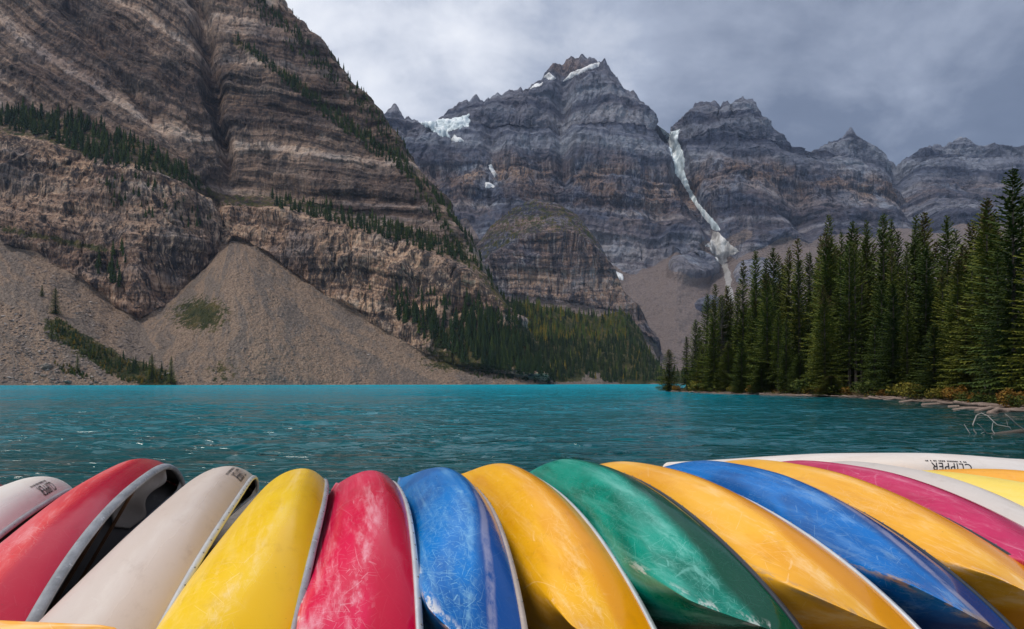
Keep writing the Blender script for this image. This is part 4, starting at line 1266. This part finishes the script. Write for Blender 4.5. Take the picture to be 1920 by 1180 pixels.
LOGM = [log_mesh(k, a, b) for k, (a, b) in enumerate(((3.0, .13), (5.0, .17), (7.0, .22), (2.0, .10), (4.2, .20)))]
sh_t = np.arctan2(np.gradient(sy), np.gradient(sx))
bigs = {1690: 'thick pale log lying along the waterline below the yellow shrubs', 1745: 'longest bleached log reaching out over the water on the right bank', 1640: 'slanting pale log leaning up on the driftwood pile', 1800: 'pale log at the waterline left of the bare spruce trunk', 1880: 'broad flat log at the right end of the driftwood', 1905: 'log half in the water at the right picture edge'}
TENS = ['', '', 'twenty', 'thirty', 'forty']


def nth(k):
    if k <= len(ORD): return ORD[k - 1]
    if k % 10 == 0: return TENS[k // 10][:-1] + 'ieth'
    return TENS[k // 10] + '-' + ORD[k % 10 - 1]


lx = list(np.linspace(1262, 1925, 46)) + list(bigs)
for k, x in enumerate(lx):
    j = int(np.argmin(np.abs((CX + F * sx / sy) - x + 1e4 * (sy > 160))))
    big_ = x in bigs
    of = random.uniform(-.1, 1.3) if not big_ else random.uniform(-.3, .3)
    o = link('driftwood_log', LOGM[random.randrange(5) if not big_ else (2 if x != 1640 else 4)])
    o.location = (sx[j] + dirx * of, sy[j] + diry * of, 0.10 + 0.12 * max(of, 0) + random.uniform(0, .15))
    o.rotation_euler = (random.uniform(0, 6), random.uniform(-.06, .06) - (0.12 if x == 1640 else 0), (0.55 * (sh_t[j] - math.pi) if sh_t[j] > 1.6 else 0.0) + random.gauss(0, .38))
    sc = random.uniform(.6, 1.0) * (1.15 if x > 1680 else .85) if not big_ else 1.0
    o.scale = (sc, sc * .62, sc * .62)
    set_props(o, bigs[x] if big_ else 'small bleached driftwood log, %s from the left along the right waterline' % nth(k + 1), 'log', 'driftwood logs on the right bank')

# dead tree fallen into the water at the right edge
def at(px, py, Y):
    return Vector(((px - CX) / F * Y, Y, CH + (HY - py) / F * Y))


t = empty('fallen_tree', at(1900, 816, 26))
set_props(t, 'fallen dead tree with bare white branches in the shallows at the right edge', 'fallen tree')
org = t.location
def tb(name, pts, r0, r1, mat):
    P_ = [at(x, y, 26 + d) - org for x, y, d in pts]
    n = len(P_)
    return link(name, tube_mesh(name, P_, [(r0 + (r1 - r0) * i / (n - 1)) * (.7 if name == 'branch' else 1) for i in range(n)], 7, mat), t)
tb('trunk', [(1975, 800, 1.5), (1930, 808, .7), (1880, 814, .2), (1840, 818, 0), (1806, 823, -.2)], .17, .05, M_BARK)
tb('branch', [(1834, 817, 0), (1826, 808, .1), (1824, 796, .2), (1831, 779, .3), (1840, 775, .2), (1852, 780, 0), (1862, 790, -.2), (1870, 797, -.3), (1882, 799, -.4), (1893, 801, -.5), (1897, 808, -.5)], .035, .018, M_DEAD)
tb('branch', [(1820, 815, 0), (1814, 806, .1), (1808, 796, .2)], .028, .012, M_DEAD)
tb('branch', [(1850, 814, 0), (1843, 804, -.2), (1836, 797, -.3), (1832, 794, -.3)], .028, .010, M_DEAD)
tb('branch', [(1866, 815, 0), (1860, 806, .3), (1861, 795, .5), (1863, 791, .5)], .024, .010, M_DEAD)
tb('branch', [(1936, 812, .4), (1918, 805, -.1), (1903, 793, -.3), (1893, 783, -.4), (1884, 776, -.4)], .045, .015, M_DEAD)
tb('branch', [(1890, 800, -.4), (1888, 792, -.4), (1886, 787, -.3)], .016, .008, M_DEAD)
tb('branch', [(1834, 816, 0), (1846, 810, .2), (1858, 814, .4)], .016, .008, M_DEAD)

# ------------------------------------------------------------------ canoes
CL = 5.1


def c_shape(t):
    a = np.abs(t)
    b = 0.45 * np.clip(1 - a ** 2.3, 0, 1) ** 0.85
    zg = 0.36 + 0.17 * a ** 3.2
    zk = 0.05 * a ** 2.5
    st = np.clip((a - 0.93) / 0.07, 0, 1)
    return b, zg, zk + (zg - zk) * 0.62 * st ** 2.2


def c_sec(t, ph, inset=0.0):
    b, zg, zk = c_shape(t)
    b = np.maximum(b - inset, 0.0)
    zk = zk + inset
    n = 2.7 - 1.5 * np.clip((np.abs(t) - .25) / .7, 0, 1) ** 1.1
    c, s_ = np.cos(ph), np.abs(np.sin(ph))
    hh = 1 - s_ ** (2 / n)
    bul = 1 + 0.07 * np.sin(math.pi * np.clip(hh, 0, 1)) * np.clip((1 - np.abs(t)) / 0.3, 0, 1)
    return b * np.sign(c) * np.abs(c) ** (2 / n) * bul, zg - (zg - zk) * s_ ** (2 / n)


def canoe_surface(inset=0.0, nt_=96, nph=40):
    t = np.sin(np.linspace(-1, 1, nt_) * math.pi / 2 * 0.999) * 0.5 + np.linspace(-1, 1, nt_) * 0.5
    if inset: t = t * 0.985
    ph = np.linspace(0, math.pi, nph)
    T_, P_ = np.meshgrid(t, ph, indexing='ij')
    y, z = c_sec(T_, P_, inset)
    return np.stack([T_ * CL / 2, y, z], -1)


def hull_mesh(name, inset, mat, flip=False):
    S = canoe_surface(inset)
    q = grid_quads(*S.shape[:2])
    if flip: q = q[:, ::-1]
    return raw_mesh(name, S.reshape(-1, 3), q, 4, mat, True)


def gunwale_mesh(side, wdt, hgt, mat, seed=0):
    t = np.linspace(-0.995, 0.995, 90)
    b, zg, zk = c_shape(t)
    c = np.stack([t * CL / 2, side * b, zg], -1)
    d = np.gradient(c, axis=0)
    d /= np.linalg.norm(d, axis=1)[:, None]
    out = np.stack([-d[:, 1] * -1, d[:, 0] * -1, 0 * t], -1) * (-side)
    out = np.stack([d[:, 1], -d[:, 0], 0 * t], -1) * (-side)
    out /= np.linalg.norm(out, axis=1)[:, None] + 1e-9
    up = np.array([0, 0, 1.0])
    prof = [(-.55, -.5), (-.55, .35), (-.3, .55), (.25, .55), (.5, .3), (.55, -.25), (.4, -.55), (.1, -.6)]
    V = np.stack([c + out * (pw * wdt) + up * (ph_ * hgt) for pw, ph_ in prof], 1)
    nr, nc = V.shape[:2]
    i = np.arange(nr - 1)[:, None] * nc + np.arange(nc)[None, :]
    j = np.arange(nr - 1)[:, None] * nc + (np.arange(nc)[None, :] + 1) % nc
    q = np.stack([i, j, j + nc, i + nc], -1).reshape(-1, 4)
    return raw_mesh('gunwale', V.reshape(-1, 3), q, 4, mat, True), c, out


def hull_material(name, base, alt, scr, scr_amt, fade_amt, wear_amt, wear_col, seed, rough=0.34, alt_amt=0.5, dots=0.0, stripe=0.0, reflection_col=(.42, .40, .52), dense=0.46):
    m, nt = new_mat(name)
    tc = nt.n('ShaderNodeTexCoord').outputs['Object']
    P0 = nt.vmath('ADD', tc, (seed * 3.17, seed * 1.31, seed * 2.3))
    sp = nt.n('ShaderNodeSeparateXYZ', {0: tc})
    # uneven fading of the gelcoat, stretched along the hull
    n1 = nt.noise(nt.mul(P0, (0.55, 2.2, 2.2)), 1.3, 4.0, 0.6, 0.5)
    n2 = nt.noise(nt.mul(P0, (0.26, 6.5, 6.5)), 2.2, 7.0, 0.74, 0.15)
    wz = nt.math('ADD', sp.outputs[2], nt.math('MULTIPLY', nt.math('SUBTRACT', nt.noise(nt.mul(P0, (0.5, 2, 2)), 2.2, 3.0, 0.6), 0.5), 0.09))
    endz = nt.math('MULTIPLY', nt.math('POWER', nt.math('DIVIDE', nt.math('ABSOLUTE', sp.outputs[0]), 2.55), 4.0), 0.12)
    bottom = nt.step(nt.math('SUBTRACT', wz, endz), 0.225, 0.150)            # worn bottom, clean topsides
    c = nt.mix(nt.math('MULTIPLY', bottom, nt.step(n1, 0.36, 0.60, 0.35, 0.55 + alt_amt * 0.5)), base, alt)
    keel = nt.step(nt.math('ABSOLUTE', sp.outputs[1]), 0.40, 0.06)
    c = nt.mix(nt.math('MULTIPLY', nt.math('MULTIPLY', nt.step(n2, 0.46, 0.74), bottom), nt.math('MULTIPLY', nt.math('ADD', keel, 0.25), nt.math('MULTIPLY', fade_amt, 0.7))), c, scr)
    # pale rub line where the bilge turns: wear, plus a highlight painted into the colour
    rub_highlight = nt.math('MULTIPLY', nt.step(nt.math('ABSOLUTE', nt.math('SUBTRACT', wz, nt.math('ADD', endz, 0.135))), 0.050, 0.010), nt.step(n2, 0.42, 0.66))
    c = nt.mix(nt.math('MULTIPLY', rub_highlight, 0.14 + 0.40 * fade_amt), c, scr)
    if stripe:  # lilac reflection painted into the hull colour below the gunwale
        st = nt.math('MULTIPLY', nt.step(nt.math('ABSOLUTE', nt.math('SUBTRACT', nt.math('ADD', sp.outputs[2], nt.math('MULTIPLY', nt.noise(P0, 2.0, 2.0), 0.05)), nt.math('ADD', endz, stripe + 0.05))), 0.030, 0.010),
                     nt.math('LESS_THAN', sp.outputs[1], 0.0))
        c = nt.mix(nt.math('MULTIPLY', nt.math('MULTIPLY', st, nt.step(n2, 0.3, 0.6)), 0.5), c, reflection_col)
    # scratches: one straight or slightly bent line in each cell, several sizes
    wob = nt.n('ShaderNodeTexNoise', {'Vector': P0, 'Scale': 3.2, 'Detail': 1.0}).outputs['Color']
    Pw = nt.vmath('ADD', P0, nt.mul(nt.vmath('SUBTRACT', wob, (.5, .5, .5)), (.03, .03, .03)))
    tot = None
    for k, (scl, wd, thr, st, amt) in enumerate([(3.0, 0.0012, 0.50, (0.22, 1, 1), 0.8), (7.0, 0.0010, 0.47, (0.35, 1, 1), 0.7), (14.0, 0.0010, dense, (0.5, 1, 1), 0.7), (27.0, 0.0010, dense, (0.8, 1, 1), 0.7), (21.0, 0.0010, dense, (1.0, 1, 1), 0.65)]):
        Pk = nt.vmath('ADD', nt.mul(Pw, st), (k * 7.7, k * 3.1, k * 1.9))
        vo = nt.n('ShaderNodeTexVoronoi', {'Vector': Pk, 'Scale': scl, 'Randomness': 1.0})
        d = nt.vmath('SUBTRACT', Pk, vo.outputs['Position'])
        rv = nt.vmath('NORMALIZE', nt.vmath('SUBTRACT', vo.outputs['Color'], (.5, .5, .5)))
        dot = nt.n('ShaderNodeVectorMath', {0: d, 1: rv}, operation='DOT_PRODUCT').outputs['Value']
        line = nt.step(nt.math('ABSOLUTE', dot), wd * 1.3, wd * 0.3)
        reg = nt.step(nt.noise(nt.vmath('ADD', P0, (k * 5, 2, k)), 1.8, 3.0, 0.6), thr, thr + 0.14)
        v = nt.math('MULTIPLY', nt.math('MULTIPLY', line, reg), amt)
        tot = v if tot is None else nt.math('MAXIMUM', tot, v)
    c = nt.mix(nt.math('MULTIPLY', nt.math('MULTIPLY', tot, nt.math('ADD', nt.math('MULTIPLY', bottom, 0.9), 0.1)), scr_amt * 0.85), c, scr)
    # worn stem and keel line
    ends = nt.step(nt.math('ABSOLUTE', sp.outputs[0]), 1.55, 2.0)
    kn = nt.step(nt.math('ABSOLUTE', sp.outputs[1]), 0.030, 0.006)
    wn = nt.step(nt.noise(nt.mul(P0, (1.0, 4, 4)), 3.0, 4.0, 0.7), 0.50, 0.58)
    c = nt.mix(nt.math('MULTIPLY', nt.math('MULTIPLY', ends, kn), nt.math('MULTIPLY', wn, wear_amt)), c, wear_col)
    # specks of dirt
    vo = nt.n('ShaderNodeTexVoronoi', {'Vector': P0, 'Scale': 16.0})
    sk = nt.math('MULTIPLY', nt.step(vo.outputs['Distance'], 0.075, 0.05), nt.step(nt.noise(P0, 2.3, 2.0), 0.55, 0.62))
    c = nt.mix(nt.math('MULTIPLY', sk, 0.35 + dots), c, (0.05, 0.05, 0.045))
    dirt = nt.noise(nt.mul(P0, (1.0, 2, 2)), 4.0, 6.0, 0.75)
    c = nt.mix(nt.step(dirt, 0.52, 0.75, 0.0, 0.35), c, nt.mix(1.0, c, (0.62, 0.56, 0.52), 'MULTIPLY'))
    ro = nt.math('ADD', nt.lin(n2, 0.3, 0.9, rough - 0.20, rough - 0.08), nt.math('MULTIPLY', bottom, 0.17))
    b = nt.n('ShaderNodeBump', {'Height': nt.math('ADD', nt.math('MULTIPLY', nt.noise(P0, 3.0, 2.0), 0.6), nt.math('MULTIPLY', tot, -0.02)), 'Strength': 0.35, 'Distance': 0.02})
    finish(nt, c, ro, b.outputs[0], 0.32)
    return m


def plain(name, col, rough=0.6, var=0.35, scale=14.0, metal=0.0):
    m, nt = new_mat(name)
    tc = nt.n('ShaderNodeTexCoord').outputs['Object']
    n = nt.noise(nt.mul(tc, (0.4, 1, 1)), scale, 5.0, 0.7)
    c = nt.mix(nt.step(n, 0.35, 0.7, 0.0, var), col, tuple(q * 0.45 for q in col))
    n2 = nt.noise(tc, scale * 2.7, 4.0, 0.7)
    c = nt.mix(nt.step(n2, 0.58, 0.72, 0.0, var), c, tuple(min(1, q * 1.5 + .06) for q in col))
    finish(nt, c, rough, None, 0.4, Metallic=metal)
    return m


G_GREY = plain('grey_vinyl', (0.33, 0.345, 0.38), 0.55, 0.55)
G_WORN = plain('worn_grey_vinyl', (0.31, 0.33, 0.36), 0.6, 0.8, 9.0)
G_ALU = plain('bare_aluminium', (0.62, 0.65, 0.68), 0.38, 0.3, 10.0, 0.35)
G_TAN = plain('tan_vinyl', (0.42, 0.35, 0.31), 0.55, 0.4)
G_BLACK = plain('dark_vinyl', (0.03, 0.035, 0.045), 0.35, 0.3)
G_WOOD = plain('varnished_ash', (0.20, 0.105, 0.055), 0.5, 0.5, 20)
M_INNER = plain('grey_inner_skin', (0.085, 0.08, 0.082), 0.65, 0.4, 4.0)
M_SEAT = plain('grey_moulded_seat', (0.55, 0.51, 0.49), 0.5, 0.25, 8.0)
M_INK = plain('black_lettering', (0.02, 0.02, 0.025), 0.5, 0.15)
M_RIVET = plain('rivet_metal', (0.20, 0.20, 0.21), 0.4, 0.2)


def seat_mesh():
    n = 40
    ys = np.linspace(-.33, .33, n)
    wx = 0.075 + 0.105 * np.exp(-((np.abs(ys) - .185) / .10) ** 2)
    rows = []
    for s_ in np.linspace(-1, 1, 9):
        zz_ = -0.035 * (1 - s_ * s_) * np.exp(-((np.abs(ys) - .185) / .11) ** 2)
        rows.append(np.stack([s_ * wx, ys, zz_], -1))
    Tp = np.array(rows)
    Bt = Tp + np.array([0, 0, -.018])
    V = np.concatenate([Tp.reshape(-1, 3), Bt.reshape(-1, 3)])
    q = grid_quads(9, n)
    k = 9 * n
    per = list(range(n)) + [r_ * n + n - 1 for r_ in range(1, 9)] + [8 * n + c_ for c_ in range(n - 2, -1, -1)] + [r_ * n for r_ in range(7, 0, -1)]
    sd = [[per[i], per[i] + k, per[(i + 1) % len(per)] + k, per[(i + 1) % len(per)]] for i in range(len(per))]
    return raw_mesh('seat', V, np.concatenate([q, (q + k)[:, ::-1], np.array(sd)]), 4, M_SEAT, True)


def box_mesh(name, lx_, ly_, lz_, mat, bev=0.006):
    bm = bmesh.new()
    bmesh.ops.create_cube(bm, size=1.0)
    for v in bm.verts:
        v.co = Vector((v.co.x * lx_, v.co.y * ly_, v.co.z * lz_))
    bmesh.ops.bevel(bm, geom=bm.edges[:], offset=bev, segments=2, affect='EDGES')
    me = bpy.data.meshes.new(name)
    bm.to_mesh(me); bm.free()
    me.materials.append(mat)
    return me


SEAT = seat_mesh()
BAR = {t_: box_mesh('thwart', .05, 2 * float(c_shape(np.array(t_))[0]) - .03, .022, G_WOOD) for t_ in (0.0, .28)}
INNER = hull_mesh('inner_skin', 0.008, M_INNER, True)


def deck_mesh(sgn, mat):
    ts = np.linspace(0.90, 0.985, 8)
    b, zg, zk = c_shape(ts)
    L_ = np.stack([sgn * ts * CL / 2, -b + .004, zg - .004], -1)
    R_ = np.stack([sgn * ts * CL / 2, b - .004, zg - .004], -1)
    M_ = (L_ + R_) / 2 + np.array([0, 0, .018])
    V = np.stack([L_, M_, R_], 1)
    return raw_mesh('deck_plate', V.reshape(-1, 3), grid_quads(8, 3), 4, mat, True)


def letters(body, size, x0, gap, offset=0.006):
    """flat letters laid on the flank next to the gunwale on the -y side, reading along +x when the boat is upright"""
    cu = bpy.data.curves.new('lettering', 'FONT')
    cu.body = body
    cu.size = size
    cu.shear = 0.18
    cu.offset = 0.0005
    cu.space_character = 1.08
    cu.resolution_u = 3
    ob = bpy.data.objects.new('lettering', cu)
    COL.objects.link(ob)
    dg = bpy.context.evaluated_depsgraph_get()
    me = bpy.data.meshes.new_from_object(ob.evaluated_get(dg))
    bpy.data.objects.remove(ob)
    return flank(me, x0, gap, size * .72)


def flank(me, x0, gap, hgt):
    bm = bmesh.new()
    bm.from_mesh(me)
    bmesh.ops.triangulate(bm, faces=bm.faces[:])
    bmesh.ops.subdivide_edges(bm, edges=[e for e in bm.edges if e.calc_length() > 0.05], cuts=1)
    ph = np.linspace(math.pi, math.pi * 0.5, 80)
    for v in bm.verts:
        x = x0 + v.co.x
        s_ = gap + hgt - v.co.y
        y, z = c_sec(np.full(80, x / (CL / 2)), ph)
        d = np.concatenate([[0], np.cumsum(np.hypot(np.diff(y), np.diff(z)))])
        yy, zz_ = np.interp(s_, d, y), np.interp(s_, d, z)
        y2, z2 = np.interp(s_ + .01, d, y), np.interp(s_ + .01, d, z)
        nrm = Vector((0, (z2 - zz_), -(y2 - yy))).normalized()
        if nrm.y > 0: nrm = -nrm
        v.co = Vector((x, yy, zz_)) + nrm * 0.004
    me2 = bpy.data.meshes.new('lettering')
    bm.to_mesh(me2); bm.free()
    me2.materials.clear()
    me2.materials.append(M_INK)
    return me2


def fine_print(x0, wd, gap):
    """the unreadable small line under the name: a row of tiny printed marks"""
    r = random.Random(5)
    bm = bmesh.new()
    x = 0.0
    while x < wd:
        q = r.uniform(.010, .020)
        vs = [bm.verts.new(p) for p in ((x, 0, 0), (x + q, 0, 0), (x + q, .018, 0), (x, .018, 0))]
        bm.faces.new(vs)
        x += q + (.006 if r.random() < .8 else .025)
    me = bpy.data.meshes.new('p')
    bm.to_mesh(me); bm.free()
    return flank(me, x0, gap, .018)


def rivet_mesh(c, out):
    bm = bmesh.new()
    for k in range(6, 84, 3):
        for v_ in (1,):
            M_ = Matrix.Translation(Vector(c[k]) + Vector(out[k]) * 0.014)
            M_ = M_ @ Vector((0, 0, 1)).rotation_difference(Vector(out[k])).to_matrix().to_4x4()
            bmesh.ops.create_cone(bm, cap_ends=True, segments=6, radius1=.0055, radius2=.003, depth=.006, matrix=M_)
    me = bpy.data.meshes.new('rivets')
    bm.to_mesh(me); bm.free()
    me.materials.append(M_RIVET)
    return me


def place(o, p):
    x, y, z, yaw, roll, pit = p
    ex = Vector((math.sin(yaw) * math.cos(pit), -math.cos(yaw) * math.cos(pit), math.sin(pit)))
    rt = Vector((math.cos(yaw), math.sin(yaw), 0))
    up = rt.cross(-ex)
    ey = -(rt * math.cos(roll) + up * math.sin(roll))
    ez = rt * math.sin(roll) - up * math.cos(roll)
    M_ = Matrix(((ex.x, ey.x, ez.x, x), (ex.y, ey.y, ez.y, y), (ex.z, ey.z, ez.z, z), (0, 0, 0, 1)))
    o.matrix_world = M_


def canoe(pose, label, mat, gmat, gw=0.023, gh=0.030, name_at=None, rivets=True, seat_tilt=0.0):
    t = empty('canoe')
    place(t, pose)
    set_props(t, label, 'canoe', 'overturned canoes on the shore')
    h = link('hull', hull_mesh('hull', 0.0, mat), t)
    link('inner_skin', INNER, t)
    for sd in (-1, 1):
        gm, c, out = gunwale_mesh(sd, gw, gh, gmat)
        g = link('gunwale', gm, t)
        if rivets and sd == -1:
            rv = link('rivets', rivet_mesh(c, out), g)
            rv['kind'] = 'stuff'
    for sx_ in (-.55, .52):
        so = link('seat', SEAT, t)
        so.location = (sx_ * CL / 2, 0, .285)
        so.rotation_euler = (0, seat_tilt if sx_ < 0 else 0, 0)
    for t_, me in BAR.items():
        bo = link('thwart', me, t)
        bo.location = (t_ * CL / 2, 0, float(c_shape(np.array(t_))[1]) - .02)
    for sg in (-1, 1):
        link('deck_plate', deck_mesh(sg, gmat), t)
    if name_at is not None:
        link('lettering', letters('CLIPPER', 0.132, name_at, 0.045), h)
        link('fine_print', fine_print(name_at + .05, .50, 0.155), h)['kind'] = 'stuff'
    return t


HM = hull_material
W_SC = (0.78, 0.76, 0.74)
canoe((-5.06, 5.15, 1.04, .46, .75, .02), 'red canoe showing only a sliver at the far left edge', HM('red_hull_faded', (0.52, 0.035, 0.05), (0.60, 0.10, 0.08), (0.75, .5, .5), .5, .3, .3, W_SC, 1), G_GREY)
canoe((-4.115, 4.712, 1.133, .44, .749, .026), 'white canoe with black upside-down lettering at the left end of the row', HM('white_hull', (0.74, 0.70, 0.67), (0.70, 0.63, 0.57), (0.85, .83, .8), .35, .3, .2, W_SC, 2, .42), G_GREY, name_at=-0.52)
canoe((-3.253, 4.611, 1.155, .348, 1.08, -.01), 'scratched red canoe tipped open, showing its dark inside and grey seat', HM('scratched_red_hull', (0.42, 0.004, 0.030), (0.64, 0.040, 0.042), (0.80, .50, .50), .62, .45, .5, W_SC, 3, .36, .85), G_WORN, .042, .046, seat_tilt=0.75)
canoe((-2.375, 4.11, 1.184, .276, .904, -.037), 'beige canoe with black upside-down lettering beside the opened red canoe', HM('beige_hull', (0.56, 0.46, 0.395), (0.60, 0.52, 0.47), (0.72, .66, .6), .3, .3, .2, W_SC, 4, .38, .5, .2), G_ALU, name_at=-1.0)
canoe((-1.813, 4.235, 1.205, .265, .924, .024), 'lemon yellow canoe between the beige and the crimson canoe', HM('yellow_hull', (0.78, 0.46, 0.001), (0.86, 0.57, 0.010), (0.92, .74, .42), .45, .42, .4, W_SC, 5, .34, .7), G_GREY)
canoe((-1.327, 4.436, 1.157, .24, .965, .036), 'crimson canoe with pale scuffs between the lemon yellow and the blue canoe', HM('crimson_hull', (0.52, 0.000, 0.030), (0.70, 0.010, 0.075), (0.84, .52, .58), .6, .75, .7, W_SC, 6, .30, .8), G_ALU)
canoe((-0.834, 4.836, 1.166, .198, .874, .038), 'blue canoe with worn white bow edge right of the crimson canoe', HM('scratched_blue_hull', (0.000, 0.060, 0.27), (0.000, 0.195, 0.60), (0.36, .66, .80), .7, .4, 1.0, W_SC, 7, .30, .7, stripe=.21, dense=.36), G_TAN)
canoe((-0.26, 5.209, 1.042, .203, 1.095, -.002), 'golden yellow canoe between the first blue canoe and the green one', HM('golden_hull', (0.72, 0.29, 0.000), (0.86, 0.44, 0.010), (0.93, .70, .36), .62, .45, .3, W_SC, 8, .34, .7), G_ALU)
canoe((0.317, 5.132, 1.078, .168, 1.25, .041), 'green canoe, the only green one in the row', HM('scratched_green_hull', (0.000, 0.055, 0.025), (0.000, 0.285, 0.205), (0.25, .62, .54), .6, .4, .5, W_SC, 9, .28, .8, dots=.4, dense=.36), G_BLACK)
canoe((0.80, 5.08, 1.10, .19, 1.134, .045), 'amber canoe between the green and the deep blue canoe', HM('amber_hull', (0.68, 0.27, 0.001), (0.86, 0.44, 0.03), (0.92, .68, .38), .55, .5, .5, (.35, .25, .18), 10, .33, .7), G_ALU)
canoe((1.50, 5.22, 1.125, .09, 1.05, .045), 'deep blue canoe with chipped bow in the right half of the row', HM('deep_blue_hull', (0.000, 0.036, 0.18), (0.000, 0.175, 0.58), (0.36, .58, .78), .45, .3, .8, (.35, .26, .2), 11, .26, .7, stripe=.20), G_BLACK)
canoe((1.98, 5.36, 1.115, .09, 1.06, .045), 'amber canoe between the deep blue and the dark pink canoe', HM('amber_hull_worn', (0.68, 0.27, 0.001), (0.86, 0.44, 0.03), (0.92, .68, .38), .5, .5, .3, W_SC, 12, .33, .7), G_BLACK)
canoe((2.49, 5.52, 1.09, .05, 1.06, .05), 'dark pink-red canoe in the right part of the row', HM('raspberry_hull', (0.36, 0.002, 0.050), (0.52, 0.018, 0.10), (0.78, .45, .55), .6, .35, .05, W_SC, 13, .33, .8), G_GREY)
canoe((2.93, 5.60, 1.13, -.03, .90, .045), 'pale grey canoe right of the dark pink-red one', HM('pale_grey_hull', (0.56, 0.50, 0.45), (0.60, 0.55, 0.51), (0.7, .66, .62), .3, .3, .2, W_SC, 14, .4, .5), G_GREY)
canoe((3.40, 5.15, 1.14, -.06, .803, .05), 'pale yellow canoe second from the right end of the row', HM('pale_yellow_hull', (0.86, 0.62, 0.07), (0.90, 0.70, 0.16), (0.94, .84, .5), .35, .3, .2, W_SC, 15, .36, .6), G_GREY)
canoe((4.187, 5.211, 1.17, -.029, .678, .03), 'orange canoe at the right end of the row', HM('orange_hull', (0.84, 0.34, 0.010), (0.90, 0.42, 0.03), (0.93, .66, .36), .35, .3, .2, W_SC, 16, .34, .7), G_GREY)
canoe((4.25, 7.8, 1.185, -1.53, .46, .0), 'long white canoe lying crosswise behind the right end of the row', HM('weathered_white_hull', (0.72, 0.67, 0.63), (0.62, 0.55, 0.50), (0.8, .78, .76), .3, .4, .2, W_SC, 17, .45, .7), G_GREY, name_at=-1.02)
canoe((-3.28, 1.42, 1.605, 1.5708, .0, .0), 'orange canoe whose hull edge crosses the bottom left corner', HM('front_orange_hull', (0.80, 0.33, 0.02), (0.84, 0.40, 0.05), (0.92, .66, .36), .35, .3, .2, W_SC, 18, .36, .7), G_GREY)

# ------------------------------------------------------------------ mountain air
m_air = bpy.data.materials.new('mountain_air')
m_air.use_nodes = True
nt = NT(m_air.node_tree)
pv = nt.n('ShaderNodeVolumePrincipled', {'Color': (0.50, 0.68, 1.0), 'Density': 3.2e-5, 'Anisotropy': 0.0})
nt.n('ShaderNodeOutputMaterial', {'Volume': pv.outputs[0]})
bm = bmesh.new()
bmesh.ops.create_cube(bm, size=1.0)
for v in bm.verts:
    v.co = Vector((v.co.x * 6400, 1850 + v.co.y * 4100, 800 + v.co.z * 1612))
me = bpy.data.meshes.new('haze')
bm.to_mesh(me); bm.free()
me.materials.append(m_air)
set_props(link('haze', me), kind='stuff')
